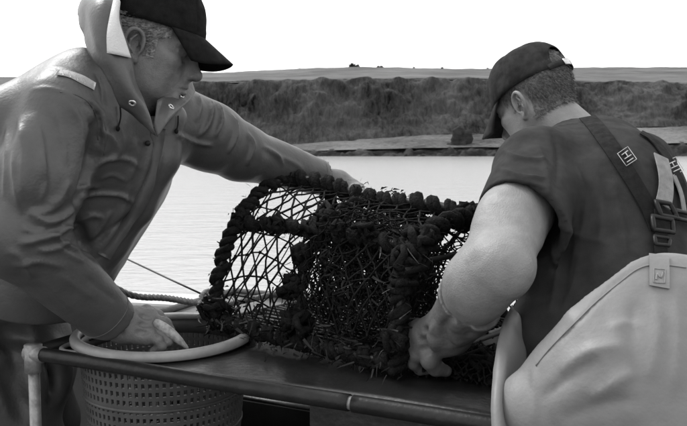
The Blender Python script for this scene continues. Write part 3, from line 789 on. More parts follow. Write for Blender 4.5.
def ribbon(S, pix, width, off=.004, n=24, thick=.0022):
    """a strap lying on a surface: pix are photo points, width in metres"""
    pp = catmull(np.array([(x, y, 0) for x, y in pix], float), n); C = []; N = []
    for x, y, _ in pp:
        p, nn = S.hit(x, y, off)
        if p is not None: C.append(p); N.append(nn)
    C = np.array(C); N = np.array(N)
    for _ in range(3): N[1:-1] = (N[:-2]+N[1:-1]+N[2:])/3; C[1:-1] = (C[:-2]+2*C[1:-1]+C[2:])/4
    T = np.gradient(C, axis=0); V = []
    for c, t, m in zip(C, T, N):
        s = nrm(np.cross(t, m)); m = nrm(np.cross(s, t)); m = m if m@(CAM-c) > 0 else -m
        for a, b in ((-.5, 0), (-.5, 1), (.5, 1), (.5, 0)): V.append(c+s*width*a+m*thick*b)
    k = len(C); F = [(4*i+j, 4*i+(j+1) % 4, 4*i+4+(j+1) % 4, 4*i+4+j) for i in range(k-1) for j in range(4)]+[(0, 1, 2, 3), tuple(4*(k-1)+j for j in (3, 2, 1, 0))]
    return V, F
def join(parts):
    mb = MB()
    for V, F in parts: mb.add(V, F)
    return mb

def pinch(V, Q, S, folds):
    """crisp cloth folds: each (points in the photo, height, width); moved along the surface normal"""
    N = vnormals(V, Q); D = np.zeros(len(V))
    for pix, h, w in folds:
        pp = catmull(np.array([(x, y, 0) for x, y in pix], float), 22); C = [S.hit(x, y)[0] for x, y, _ in pp]; C = [c for c in C if c is not None]
        if len(C) < 3: continue
        C = np.array(C); lo, hi = C.min(0)-5*w, C.max(0)+5*w; id = np.where(((V > lo) & (V < hi)).all(1))[0]
        if not len(id): continue
        best = np.full(len(id), 9.); tb = np.zeros(len(id)); X = V[id]
        for i in range(len(C)-1):
            a, ba = C[i], C[i+1]-C[i]
            if np.linalg.norm(ba) > .08: continue
            t = np.clip(((X-a)@ba)/max(ba@ba, 1e-9), 0, 1); d = np.linalg.norm(X-a-t[:, None]*ba, axis=1); m = d < best
            best = np.where(m, d, best); tb = np.where(m, (i+t)/(len(C)-1), tb)
        env = np.clip(np.minimum(tb, 1-tb)*5, 0, 1)**.7
        D[id] += h*env*(1.35*np.exp(-(best/w)**1.35)-.5*np.exp(-(best/(2.3*w))**2))
    return V+N*D[:, None]
# ------------------------------------------------------------------ man in the oilskin jacket
HD1 = P(150, 45, 1.68)                                        # middle of the head, between the ears
yaw1, pit1, rol1 = math.radians(5), math.radians(14), math.radians(-2)
R1 = rotz(yaw1)@roty(pit1)@rotx(rol1)
def h1(v): return np.asarray(v)@R1.T+HD1
neck1 = P(113, 112, 1.66)
F = head_field(R1.T@(neck1-HD1))
HV1, HQ1 = F.mesh(2)
HV1w = h1(HV1)

SHn, SHf = P(66, 112, 1.53), P(168, 116, 1.80)
ELn, WRn = P(20, 236, 1.46), P(113, 322, 1.63)
ELf, WRf = P(240, 152, 1.95), P(322, 178, 2.10)
PEL, CHE = P(8, 330, 1.92), P(92, 165, 1.74)
# jacket
F = Field((-1.2, 1.15, .60), (.12, 2.35, 1.62), .0048)
sh = nrm(SHf-SHn); fwd = nrm(np.cross(A(0, 0, 1), -sh)); fwd = fwd if fwd[0] > 0 else -fwd
F.cone(PEL, CHE, .165, .165, .06, flat=(fwd, 1.1))
F.cone(P(40, 280, 1.76), P(108, 165, 1.70), .14, .14, .06)
F.cone(SHn+A(.03, .06, -.03), SHf+A(-.02, -.03, -.02), .10, .088, .06)
F.cone(P(86, 84, 1.60), P(18, 124, 1.56), .070, .085, .05)
F.cone(P(85, 100, 1.62), P(120, 105, 1.66), .09, .085, .05)
F.ell(P(20, 170, 1.82), (.15, .18, .2), .06)                      # rounded back
F.chain([SHn, SHn*.45+ELn*.55, ELn], [.088, .083, .078], .03).cone(ELn, WRn, .077, .058, .025)
F.chain([SHf, SHf*.5+ELf*.5, ELf], [.088, .078, .072], .04).cone(ELf, WRf, .070, .050, .02)
# hanging front of the jacket
fl = nrm(A(.35, -.9, .1))
F.chain([P(172, 118, 1.66), P(163, 160, 1.65), P(139, 210, 1.65), P(98, 266, 1.65)], [.030, .024, .018, .012], .04)
F.cone(P(134, 140, 1.68), P(86, 262, 1.68), .065, .045, .05)
F.cone(P(150, 150, 1.68), P(108, 240, 1.67), .045, .035, .04)
# hem, cuffs
F.cut(P(40, 320, 1.7), A(-.12, 0, -1), .006)
def squared(ax_): return np.stack([nrm(np.cross(ax_, A(0, 0, 1))), nrm(np.cross(ax_, np.cross(ax_, A(0, 0, 1)))), ax_], 1)
wd = nrm(WRn-ELn); F.box(WRn+wd*.075, (.10, .10, .075), .001, .001, 'sub', R=squared(wd))
F.cone(WRn-wd*.03, WRn+wd*.1, .047, .053, .002, 'sub')
wf = nrm(WRf-ELf); F.box(WRf+wf*.075, (.10, .10, .075), .001, .001, 'sub', R=squared(wf))
F.cone(WRf-wf*.03, WRf+wf*.1, .043, .045, .002, 'sub')
# neck opening
F.cone(P(140, 88, 1.66), P(150, 20, 1.62), .075, .16, .012, 'sub')
F.cone(P(152, 92, 1.62), P(164, 126, 1.60), .045, .010, .012, 'sub')
cr, rg = F.crease, F.ridge
cr([(98, 116), (97, 140), (90, 172), (76, 212)], .020, .002, .008)            # between sleeve and body
cr([(76, 222), (80, 240), (92, 256)], .012, .004, .014)
rg([(30, 125), (28, 165), (22, 205)], .018, -.010, .03)
V, Q = F.mesh(2); N = vnormals(V, Q)
V = V+N*(.003*fbm(V*A(9, 9, 5)+3, 3)+.0008*vnoise(V*38))[:, None]
S0 = Surf(V, Q)
folds = [  # near sleeve, at the elbow
 ([(28, 212), (46, 222), (64, 217), (77, 202)], .012, .009), ([(18, 244), (44, 238), (64, 230), (76, 214)], .013, .008), ([(36, 250), (52, 250), (66, 243), (74, 234)], .007, .006),
 ([(50, 232), (64, 243), (80, 251)], .008, .006), ([(56, 247), (70, 255), (84, 262)], .006, .006), ([(12, 266), (40, 262), (66, 268)], .006, .009), ([(22, 228), (34, 232), (48, 230)], .006, .006), ([(8, 250), (20, 258), (34, 278)], .006, .009),
 ([(66, 196), (58, 206), (44, 212), (28, 212)], .006, .008), ([(70, 180), (62, 196), (50, 206)], .006, .008), ([(60, 225), (70, 228), (78, 224)], .006, .005),
 # upper sleeve
 ([(18, 118), (24, 155), (20, 200)], .006, .012), ([(34, 112), (42, 145), (44, 180)], .005, .011), ([(52, 104), (62, 134), (66, 166)], .004, .007), ([(72, 104), (82, 126), (82, 156)], .005, .007), ([(40, 150), (46, 180), (40, 204)], .004, .007), ([(12, 150), (14, 180), (22, 214)], .005, .008),
 ([(88, 118), (92, 136), (86, 158)], -.005, .006), ([(8, 120), (6, 160), (4, 200)], .005, .012),
 # forearm and cuff
 ([(60, 274), (78, 288), (98, 300)], .003, .010), ([(84, 276), (104, 292), (118, 302)], -.003, .008), ([(40, 278), (58, 296), (72, 312)], .003, .010),
 # armhole and chest
 ([(84, 102), (94, 108), (99, 124), (98, 146)], -.008, .006), ([(100, 128), (112, 138), (118, 152), (110, 162)], .006, .007), ([(94, 168), (108, 160), (128, 160), (142, 170)], .006, .006),
 ([(80, 198), (98, 194), (122, 196), (138, 206)], .008, .006), ([(100, 180), (112, 175), (128, 182)], .004, .006), ([(74, 190), (88, 186), (100, 188)], .006, .007),
 ([(84, 250), (104, 234), (124, 220), (140, 210)], -.008, .009), ([(90, 242), (104, 222), (112, 210)], .007, .008), ([(76, 222), (92, 216), (104, 218)], .006, .007),
 ([(134, 138), (136, 160), (130, 180)], .005, .009), ([(116, 118), (122, 140), (120, 160)], .005, .010), ([(130, 186), (122, 212), (106, 236)], .005, .008),
 # placket
 ([(157, 136), (152, 165), (138, 200), (116, 236), (98, 260)], -.007, .0045), ([(163, 140), (157, 172), (143, 208), (112, 252)], .005, .005),
 # shoulder
 ([(30, 90), (48, 88), (70, 94), (86, 104)], .0025, .005), ([(52, 66), (70, 70), (90, 84)], .002, .008), ([(96, 72), (102, 88), (104, 108)], -.004, .007),
 # far sleeve
 ([(205, 90), (212, 104), (209, 122), (198, 138)], .010, .007), ([(218, 102), (222, 118), (215, 138)], .010, .007), ([(232, 114), (237, 132), (228, 154)], .010, .007), ([(247, 132), (254, 146), (247, 166)], .008, .007),
 ([(262, 146), (276, 154), (284, 166)], .006, .007), ([(176, 134), (194, 142), (214, 146)], .008, .006), ([(196, 86), (200, 104), (196, 122)], .006, .008), ([(270, 152), (292, 162), (304, 170)], .004, .008)]
V = pinch(V, Q, S0, folds)
JS = Surf(V, Q); JV, JQ = V, Q

# hand of the near arm: closed on a bait fish
F = Field((-.64, 1.52, .70), (-.30, 1.84, .99), .0022)
hw = WRn-wd*.05
F.cone(hw, P(122, 324, 1.645), .036, .036, .02)
F.cone(P(122, 324, 1.645), P(146, 322, 1.672), .036, .029, .02)
F.cone(P(124, 331, 1.635), P(147, 336, 1.640), .024, .022, .02)
F.cone(P(126, 319, 1.66), P(148, 314, 1.69), .021, .016, .02)
FG = [([(147, 311, 1.695), (158, 315, 1.705), (167, 323, 1.705), (172, 330, 1.70)], [.0125, .0115, .0095, .0075]),
      ([(149, 318, 1.68), (163, 322, 1.682), (170, 334, 1.675), (163, 341, 1.668)], [.013, .0115, .0105, .009]),
      ([(149, 327, 1.66), (163, 332, 1.655), (168, 342, 1.65), (160, 348, 1.652)], [.0125, .0115, .0105, .009]),
      ([(146, 335, 1.64), (158, 340, 1.632), (162, 347, 1.632), (153, 351, 1.638)], [.0115, .0105, .0095, .0085])]
for pts, rs in FG: F.chain([P(*p) for p in pts], rs, .006)
F.chain([P(132, 314, 1.69), P(148, 318, 1.725), P(162, 326, 1.722), P(168, 333, 1.715)], [.016, .0125, .0115, .009], .008)   # thumb
for pts, rs in FG: F.ell(P(*pts[0])-A(0, .006, -.008), (.009, .009, .008), .008)
for a, b in (([(140, 315), (150, 318)], .003), ([(139, 324), (150, 325)], .003), ([(136, 332), (148, 333)], .003)):
    F.crease(a, b, .001, .008, 6)
F.crease([(120, 318), (119, 328), (122, 336)], .003, .001, .01, 6)
hand1, hq1 = F.mesh(2)
# hand of the far arm: laid over the creel's rope
F = Field(P(300, 165, 2.0)-.16, P(372, 200, 2.2)+.16, .0028)
F.cone(WRf-wf*.06, P(338, 182, 2.11), .030, .030, .02).cone(P(338, 182, 2.11), P(352, 188, 2.09), .030, .026, .02)
for k in range(4):
    F.chain([P(350+k*1.2, 184+k*3, 2.10-.02*k), P(360+k*.8, 187+k*3, 2.06-.02*k), P(362, 193+k*3, 2.03-.02*k), P(358, 199+k*3, 2.02-.02*k)], [.0115, .011, .0095, .008], .005)
F.chain([P(336, 184, 2.10), P(342, 192, 2.06), P(346, 198, 2.03)], [.014, .012, .009], .008)
hand2, hq2 = F.mesh(2)
# the body under the clothes
F = Field((-1.2, 1.2, -.0), (.05, 2.3, 1.5), .016)
F.cone(PEL, CHE, .09, .10, .05).cone(CHE, neck1, .09, .045, .04).cone(SHn+A(.02, .03, -.01), SHf+A(-.02, -.03, -.01), .05, .05, .05)
F.chain([SHn, ELn, WRn], [.05, .045, .033], .02).chain([SHf, ELf, WRf], [.05, .042, .03], .02)
F1n, F1f = A(-.86, 1.84, .06), A(-.92, 2.14, .06)
KN1, KN2 = A(-.80, 1.86, .47), A(-.86, 2.12, .47)
for h_, k_, f_ in ((PEL+A(0, -.09, -.08), KN1, F1n), (PEL+A(-.02, .09, -.08), KN2, F1f)): F.chain([h_, k_, f_], [.085, .06, .045], .03)
core1, cq1 = F.mesh(1)
body1 = join([(HV1w, HQ1), (hand1, hq1), (hand2, hq2), (core1, cq1)]).mk('person', M['skin'], org=A(-.72, 1.75, 0),
    label='man in a grey oilskin jacket and dark cap reaching into the basket', cat='person')
jacket = mk('jacket', JV, JQ, M['oil'], body1)
# trousers and boots
F = Field((-1.2, 1.2, .02), (-.3, 2.3, 1.05), .008)
F.cone(PEL+A(-.02, 0, .06), PEL+A(0, 0, -.1), .155, .165, .05)
for h_, k_, f_ in ((PEL+A(.0, -.08, -.08), KN1, F1n), (PEL+A(-.02, .09, -.08), KN2, F1f)): F.chain([h_, k_, f_+A(0, 0, .1)], [.125, .095, .085], .03)
for c in ([(10, 345), (24, 360), (30, 385)], [(2, 370), (18, 392), (26, 420)], [(0, 330), (14, 338), (26, 342)], [(44, 350), (52, 372), (54, 400)]): F.crease(c, .014, .004, .03)
for c in ([(16, 350), (30, 368), (38, 395)], [(48, 340), (58, 362), (60, 395)]): F.ridge(c, .014, -.006, .03)
V, Q = F.mesh(2); N = vnormals(V, Q); V = V+N*(.006*fbm(V*A(7, 7, 4)+8, 3))[:, None]
mk('trousers', V, Q, M['oil_pants'], body1)
for f_ in (F1n, F1f):
    F = Field(f_-A(.2, .2, .08), f_+A(.35, .2, .35), .008)
    F.cone(f_+A(0, 0, .25), f_, .075, .06, .02).cone(f_+A(0, 0, -.01), f_+A(.17, -.03, -.015), .05, .042, .03).cut(A(0, 0, .004), A(0, 0, -1))
    mk('boot', *F.mesh(1), M['boot'], body1)

# cap
CR1 = R1@roty(math.radians(1))
CV, CF, BV, BF = cap_mesh(.115, .036, .070, .036, 3, wr=.0012, fr=.122, drop2=.03)
def c1(v): return np.asarray(v)@CR1.T+HD1+R1@A(-.004, 0, .002)
capo = mk('cap', c1(CV), CF, M['cap1'], body1); mod_solid(capo, .0025, -1)
br = mk('cap_brim', c1(BV), BF, M['cap1'], capo); mod_solid(br, .004, 0)
MB().ball(c1([[-.010, 0, .143]])[0], .007, 10, 6).mk('cap_button', M['cap1'], capo)
# hair: short and grey under the cap
HS1 = Surf(HV1, HQ1)
def hair(Hs, ok, n, L, w, flow, HV, HQ):
    mb = MB(); pts = []; ds = []
    Nn = vnormals(HV, HQ); z = np.array([ok(q, None) for q in HV]); fm = z[HQ].all(1); used = np.unique(HQ[fm]); ix = np.full(len(HV), -1); ix[used] = np.arange(len(used))
    mb.add(HV[used]+Nn[used]*.0012, ix[HQ[fm]])                      # scalp under the strands
    cand = np.where(z)[0]
    for i in rng.choice(cand, n):
        q, nn = HV[i]+rng.normal(size=3)*.001, Nn[i]
        pts.append(q); ds.append(nrm(flow(q)+nn*.25+rng.normal(size=3)*.2))
    hair_strips(pts, ds, L, w, mb); return mb
    mb = MB(); pts = []; ds = []
    while len(pts) < n:
        v = nrm(rng.normal(size=3)); p = v*A(.13, .12, .13)+A(-.01, 0, .02)
        q, nn = Hs.near(p)
        if not ok(q, nn): continue
        pts.append(q-nn*.0008); ds.append(nrm(flow(q)+nn*.22+rng.normal(size=3)*.22))
    hair_strips(pts, ds, L, w, mb); return mb
def ear_zone(q): return abs(q[1]) > .078 or (-.036 < q[0] < .008 and -.055 < q[2] < .018 and abs(q[1]) > .066)
ok1 = lambda q, nn: (not ear_zone(q)) and q[2] < .045 and ((q[0] < -.030 and q[2] > -.055) or (q[0] < .045 and q[2] > .012+max(0, q[0])*.2) or (.006 < q[0] < .026 and -.034 < q[2] < .03 and abs(q[1]) > .05) or (q[0] < .05 and q[2] > .004+.25*max(0, q[0]) and abs(q[1]) > .04)) 
hm = hair(HS1, ok1, 7000, .015, .0006, lambda q: A(-1, 0, -.35), HV1, HQ1)
hv = [h1(v) for v in hm.V]; hm.V = hv
hm.mk('hair', M['hair_grey'], body1, smooth=False)
# brows
for s in (-1, 1):
    hm = MB(); pts = []; ds = []
    for k in range(130):
        t = rng.uniform(0, 1); p = A(.098-.026*t*t, s*(.014+.036*t), .0165+.004*math.sin(t*3)+rng.normal()*.0016)
        q, nn = HS1.near(p); pts.append(q); ds.append(nrm(A(-.3, s*.9, .15)+nn*.4+rng.normal(size=3)*.2))
    hair_strips(pts, ds, .008, .0005, hm); hm.V = [h1(v) for v in hm.V]
    hm.mk('eyebrow', M['hair_grey'], body1, smooth=False)

# collar, hood, jumper, trim ---------------------------------------------------
def loft(rows, nu, nv):
    """rows: list of (list of world points); smooth sheet through them"""
    R = [catmull(r, nv) for r in rows]; R = np.array(R); out = np.stack([catmull(R[:, j], nu) for j in range(nv)], 1)
    return out.reshape(-1, 3), gridfaces(nu, nv)
# outer hood: from the near front, round the back of the neck
rows = [[P(119, 107, 1.50), P(128, 112, 1.505), P(140, 122, 1.51), P(155, 136, 1.53)],
        [P(112, 90, 1.485), P(124, 92, 1.475), P(135, 100, 1.485), P(147, 112, 1.52)],
        [P(104, 70, 1.49), P(115, 72, 1.465), P(126, 74, 1.48), P(136, 84, 1.515)],
        [P(91, 55, 1.51), P(102, 54, 1.465), P(116, 54, 1.475), P(131, 58, 1.51)],
        [P(84, 36, 1.55), P(95, 30, 1.48), P(108, 30, 1.475), P(121, 28, 1.50)],
        [P(80, 14, 1.62), P(88, 4, 1.55), P(104, -2, 1.51), P(118, 4, 1.52)],
        [P(84, 0, 1.72), P(94, -14, 1.68), P(108, -16, 1.66), P(121, -8, 1.64)],
        [P(96, 12, 1.80), P(106, -4, 1.80), P(118, -8, 1.79), P(128, 0, 1.76)],
        [P(120, 50, 1.84), P(130, 36, 1.86), P(142, 34, 1.85), P(148, 40, 1.80)],
        [P(170, 96, 1.80), P(176, 92, 1.79), P(184, 94, 1.75), P(188, 98, 1.71)]]
V, Fh = loft(rows, 54, 16)
V = V+.0022*fbm(V*22, 3)[:, None]
o = mk('hood', V, Fh, M['oil'], body1); mod_solid(o, .003, -1)
HOOD = Surf(V, Fh)
# white lining folded out along the hood opening
rows = [[P(107, 53, 1.462), P(118, 55, 1.466), P(131, 58, 1.500)], [P(107, 34, 1.466), P(115, 34, 1.464), P(125, 40, 1.492)], [P(110, 16, 1.478), P(116, 16, 1.474), P(119, 20, 1.490)], [P(114, -2, 1.50), P(118, -2, 1.492), P(120, 2, 1.50)]]
V, Fl = loft(rows, 18, 8); o = mk('hood_lining', V, Fl, M['lining'], body1); mod_solid(o, .002, 0)
# far lapel of the collar
rows = [[P(157, 137, 1.535), P(154, 124, 1.55), P(158, 100, 1.585)], [P(166, 124, 1.565), P(163, 112, 1.58), P(166, 95, 1.65)], [P(176, 113, 1.62), P(175, 102, 1.64), P(178, 88, 1.70)], [P(189, 101, 1.69), P(187, 92, 1.715), P(187, 81, 1.74)], [P(195, 92, 1.75), P(193, 84, 1.765), P(191, 77, 1.775)]]
V, Fl = loft(rows, 26, 10); V = V+.0015*fbm(V*25, 3)[:, None]; o = mk('collar', V, Fl, M['oil'], body1); mod_solid(o, .003, 0); COLS = Surf(V, Fl)
# jumper at the neck
F = Field(P(138, 105, 1.7)-.16, P(138, 105, 1.7)+.16, .004)
F.cone(P(138, 94, 1.70), P(128, 128, 1.72), .062, .075, .02); mk('jumper', *F.mesh(2), M['dark'], body1)
def eyelet(S, px, py, par, r=.0055):
    p, n = S.hit(px, py, .0015)
    if p is None: return
    e1 = nrm(np.cross(n, A(0, 0, 1))); e2 = np.cross(n, e1); a = np.linspace(0, 2*math.pi, 17)
    MB().tube(np.array([p+r*(math.cos(q)*e1+math.sin(q)*e2) for q in a]), r*.42, 8).mk('eyelet', M['metal'], par)
    MB().ball(p-n*.001, (r*.6,)*3, 8, 5).mk('eyelet_hole', M['dark'], par)
eyelet(HOOD, 132.5, 102.5, body1); eyelet(COLS, 170.5, 107, body1); eyelet(COLS, 181, 96, body1, .005)
# draw cords
for (pts) in ([(118, 106), (118.5, 118), (117, 128)], [(177, 116), (176.5, 124), (175, 131)]):
    p3 = []
    for x, y in pts:
        h = JS.hit(x, y, .006)[0]; p3.append(h if h is not None else P(x, y, 1.52))
    mb = MB().tube(catmull(p3, 12), .0016, 6); mb.ball(p3[-1], (.0045, .0045, .006), 8, 5); mb.mk('draw_cord', M['web'], body1)
# reflective shoulder tape, storm flap, cuff
V, Fr = ribbon(JS, [(57.5, 73), (68, 74.5), (80, 79), (94.5, 87)], .021, .0016, 18, .001); mk('shoulder_tape', V, Fr, M['reflect'], body1)
for k, (x, y) in enumerate([(63, 74), (70, 76), (77, 79), (84, 82)]):       # worn print on the tape
    V, Fr = ribbon(JS, [(x-1.2, y-2.6), (x-.3, y), (x+.6, y+2.6)], .0016, .0032, 5, .0006); mk('tape_print', V, Fr, M['white_print'], body1)
def ring_on(S, c, axis, r, rr, name, m, par, off=.0):
    e1 = nrm(np.cross(axis, A(0, 0, 1))); e2 = np.cross(axis, e1); a = np.linspace(0, 2*math.pi, 41); pts = []
    for q in a:
        d = math.cos(q)*e1+math.sin(q)*e2; h = S.t.ray_cast(Vector(c+d*.1), Vector(-d)); pts.append(np.array(h[0])+d*off if h[0] is not None else c+d*r)
    return MB().tube(np.array(pts), rr, 6, False).mk(name, m, par)
ring_on(JS, WRn-wd*.028, wd, .06, .0016, 'cuff_seam', M['oil'], body1)
V, Fr = ribbon(JS, [(158, 128), (156, 145), (149, 180), (137, 208), (118, 236), (104, 256)], .030, .002, 44, .0025); mk('storm_flap', V, Fr, M['oil'], body1)
p_, n_ = JS.hit(146, 143, .006)
if p_ is not None: MB().ball(p_, .006, 10, 6).mk('snap_button', M['buckle'], body1)
for pix in ([(60, 92), (76, 95), (90, 104), (97, 120), (98, 140)], [(101, 100), (106, 130), (104, 155)]):
    q_ = [JS.hit(x, y, .0004)[0] for x, y in pix]; q_ = [q for q in q_ if q is not None]
    if len(q_) > 2: MB().tube(catmull(q_, 30), .0012, 5).mk('seam', M['oil'], body1)
ring_on(JS, WRf-wf*.02, wf, .05, .0016, 'cuff_seam', M['oil'], body1)

# bait fish in the closed hand
ff, ft = P(154, 321, 1.650), P(188.5, 349.5, 1.655)
t = np.linspace(0, 1, 26); r = .0108*np.interp(t, [0, .08, .25, .5, .75, .88, .95, 1], [.5, .85, 1.05, 1.08, .8, .5, .42, .1])
pth = ff+(ft-ff)*t[:, None]+A(0, 0, 1)*(.004*np.sin(t*3))[:, None]
fish = MB().tube(pth, r, 14).mk('bait_fish', M['fish'], org=pth[13], label='small pale bait fish held in the bare hand over the basket', cat='fish')
# ------------------------------------------------------------------ man in the bib trousers
HD2 = P(533, 101, 1.93)
R2 = rotz(math.radians(129))@roty(math.radians(27))@rotx(math.radians(-4))
def h2(v): return np.asarray(v)@R2.T+HD2
NK2 = P(576, 138, 1.84)
F = head_field(R2.T@(NK2-HD2), jowl=.004)
HV2, HQ2 = F.mesh(2); HV2w = h2(HV2)
SHL, SHR = P(531, 172, 1.53), P(636, 170, 1.84)
EL2, WR2 = P(501, 267, 1.25), P(449, 330, 1.40)
PEL2 = P(650, 440, 1.22); CH2 = P(612, 225, 1.53)
fd2 = nrm(A(-.7, .7, 0)); lat2 = A(.7, .7, 0)
up2 = nrm(NK2-PEL2)
# bare arm, grown together with the body below
F = Field((.06, 1.14, .82), (.50, 1.68, 1.30), .0032)
ua = nrm(EL2-SHL); fa = nrm(WR2-EL2)
F.chain([SHL, SHL*.55+EL2*.45, EL2-ua*.02], [.052, .058, .049], .03)
F.ell(SHL*.42+EL2*.58+A(-.012, 0, .0), (.050, .058, .06), .04)
F.chain([EL2, EL2*.62+WR2*.38+A(-.004, 0, .004), WR2], [.047, .050, .034], .03)
F.ell(EL2+A(.004, -.008, -.010), (.024, .026, .028), .05)                     # point of the elbow
F.ell(EL2*.72+WR2*.28+A(-.010, .01, .010), (.032, .045, .032), .05)
F.cone(SHL*.35+EL2*.65+A(-.022, 0, 0), EL2*.7+WR2*.3+A(-.014, 0, .012), .034, .032, .05)
arm2, aq2 = F.mesh(2)
arm2 = arm2+vnormals(arm2, aq2)*(.0010*fbm(arm2*30, 3))[:, None]
F = Field((.05, .85, 0), (1.1, 2.1, 1.4), .016)
F.cone(PEL2, CH2, .08, .085, .05).cone(CH2, NK2, .08, .045, .04).cone(SHL, SHR, .05, .05, .05)
ELR, WRR = P(592, 235, 1.98), P(528, 246, 1.86)
F.chain([SHR, ELR, WRR], [.05, .045, .035], .02).chain([SHL, EL2], [.045, .04], .02)
K2L, K2R, FT2L, FT2R = A(.36, 1.14, .44), A(.60, 1.36, .44), A(.42, 1.02, .06), A(.68, 1.22, .06)
for h_, k_, f_ in ((PEL2-lat2*.09, K2L, FT2L), (PEL2+lat2*.09, K2R, FT2R)): F.chain([h_, k_, f_], [.085, .06, .045], .03)
core2, cq2 = F.mesh(1)
body2 = join([(HV2w, HQ2), (arm2, aq2), (core2, cq2)]).mk('person', M['skin2'], org=A(.52, 1.15, 0),
    label='man in dark t-shirt and pale bib trousers gripping the creel with a gloved hand', cat='person')
# t-shirt
F = Field((.18, .95, .62), (1.06, 2.12, 1.42), .0046)
sp = SHL+ua*.195                                                                # the sleeve first, cut square at its hem and hollowed
hem_n = nrm(ua+A(-.36, .0, .10))
F.cone(SHL+A(.006, 0, 0), SHL+ua*.25+A(.012, 0, 0), .082, .086, .03)
F.box(sp+hem_n*.15, (.16, .16, .15), .001, .001, 'sub', R=np.stack([nrm(np.cross(hem_n, A(0, 0, 1))), nrm(np.cross(hem_n, np.cross(hem_n, A(0, 0, 1)))), hem_n], 1))
F.cone(SHL+ua*.13+A(.006, 0, 0), SHL+ua*.4+A(.012, 0, 0), .074, .079, .003, 'sub')
F.cone(PEL2, CH2, .148, .158, .02, flat=(fd2, 1.18)).cone(CH2, P(600, 172, 1.68), .16, .125, .06, flat=(fd2, 1.15))
F.cone(SHL+A(.03, .03, -.01), SHR, .082, .085, .05)
F.cone(SHL+A(.02, .02, .01), NK2+A(0, -.01, -.03), .06, .075, .05).cone(SHR, NK2+A(0, 0, -.03), .06, .075, .05)
F.ell(P(610, 195, 1.58), (.12, .1, .12), .08)
F.cone(P(585, 250, 1.50), P(550, 345, 1.34), .08, .085, .05)
F.cone(SHR, SHR*.3+ELR*.7, .078, .07, .03)
F.ell(P(556, 190, 1.43), (.034, .05, .036), .03)
F.cone(NK2, NK2+(HD2-NK2)*.5, .071, .078, .004, 'sub')                          # neck hole
cr, rg = F.crease, F.ridge
TV, TQ = F.mesh(2); N = vnormals(TV, TQ)
TV = TV+N*(.003*fbm(TV*A(7, 7, 4)+2, 3))[:, None]
TV0 = Surf(TV, TQ)
folds = [([(502, 150), (520, 158), (548, 160)], .004, .007), ([(497, 168), (520, 176), (546, 178)], .004, .007), ([(500, 182), (525, 186), (548, 190)], -.003, .006),
         ([(552, 130), (557, 155), (556, 185)], -.003, .007), ([(575, 160), (585, 200), (580, 250)], .003, .010), ([(595, 165), (602, 205), (600, 245)], .003, .009),
         ([(572, 205), (576, 240), (568, 290)], .002, .010), ([(612, 180), (622, 220), (626, 255)], .003, .008), ([(552, 240), (556, 280), (548, 320)], .004, .010), ([(580, 250), (575, 280), (560, 315)], .003, .009),
         ([(548, 215), (575, 235), (610, 245)], .003, .010), ([(620, 140), (640, 165), (650, 185)], .002, .007), ([(550, 128), (575, 124), (600, 128)], .002, .005), ([(535, 140), (545, 165), (550, 195)], .003, .008)]
TV = pinch(TV, TQ, TV0, [(a, h*1.7, w) for a, h, w in folds])
tee = mk('t_shirt', TV, TQ, M['tee'], body2); TS = Surf(TV, TQ)
# bib trousers
F = Field((.08, .78, .30), (1.06, 1.8, 1.22), .0056)
F.cone(PEL2+A(.0, 0, -.02), CH2+up2*.14, .190, .192, .06, flat=(fd2, 1.12))
F.cone(P(640, 330, 1.27), P(690, 300, 1.38), .17, .17, .06)
F.chain([P(600, 380, 1.16), P(540, 410, 1.16)], [.12, .07], .08)
F.cone(PEL2+A(0, 0, .02), PEL2+A(0, 0, -.12), .2, .2, .06)
p1, p2 = F.hit(534, 354), F.hit(652, 249); mid = (p1+p2)/2; axp = PEL2*.55+CH2*.45
outw = nrm(mid-axp); nn = nrm(np.cross(p2-p1, outw)); nn = nn if nn[2] > 0 else -nn
F.cut(p2+nn*.006, nn, .004)
p3 = F.hit(687, 250); nn2 = nrm(np.cross(p3-p2, nrm((p2+p3)/2-axp))); nn2 = nn2 if nn2[2] > 0 else -nn2
F.cut(p2+nn2*.006, nn2, .03)
# hollow it so that the t-shirt shows inside
F.cone(PEL2+A(.0, 0, .0), CH2+up2*.14, .176, .178, .003, 'sub', flat=(fd2, 1.12)); F.cone(P(640, 330, 1.27), P(690, 300, 1.38), .155, .155, .003, 'sub')
BV0, BQ = F.mesh(2); N = vnormals(BV0, BQ)
BV0 = BV0+N*(.0045*fbm(BV0*A(6, 6, 4)+5, 3)+.001*vnoise(BV0*40))[:, None]
bs0 = Surf(BV0, BQ)
folds = [([(560, 372), (590, 352), (625, 345)], .007, .014), ([(540, 400), (575, 372), (600, 358)], -.006, .012), ([(655, 292), (658, 330), (650, 380)], .005, .012), ([(675, 290), (678, 340), (672, 400)], .005, .012),
         ([(635, 300), (632, 340), (640, 390)], -.005, .012), ([(590, 400), (620, 380), (640, 372)], .006, .012), ([(560, 420), (600, 405), (640, 400)], -.005, .013), ([(534, 365), (534, 395), (536, 424)], .003, .006),
         ([(546, 356), (580, 320), (612, 287), (640, 266)], -.002, .004), ([(610, 330), (628, 322), (642, 330)], .004, .010)]
BV0 = pinch(BV0, BQ, bs0, folds)
bib = mk('bib_trousers', BV0, BQ, M['bib'], body2); BS = Surf(BV0, BQ)
# hem of the bib: a doubled, stitched edge
hp = [BS.hit(x, y, .001)[0] for x, y in ((536, 366), (548, 351), (563, 335), (578, 320), (593, 305), (608, 292), (622, 281), (635, 271), (647, 266), (660, 265), (672, 266), (686, 268))]
hp = [p for p in hp if p is not None]
MB().tube(catmull(hp, 60), .0011, 5).mk('hem_stitch', M['bib'], bib)
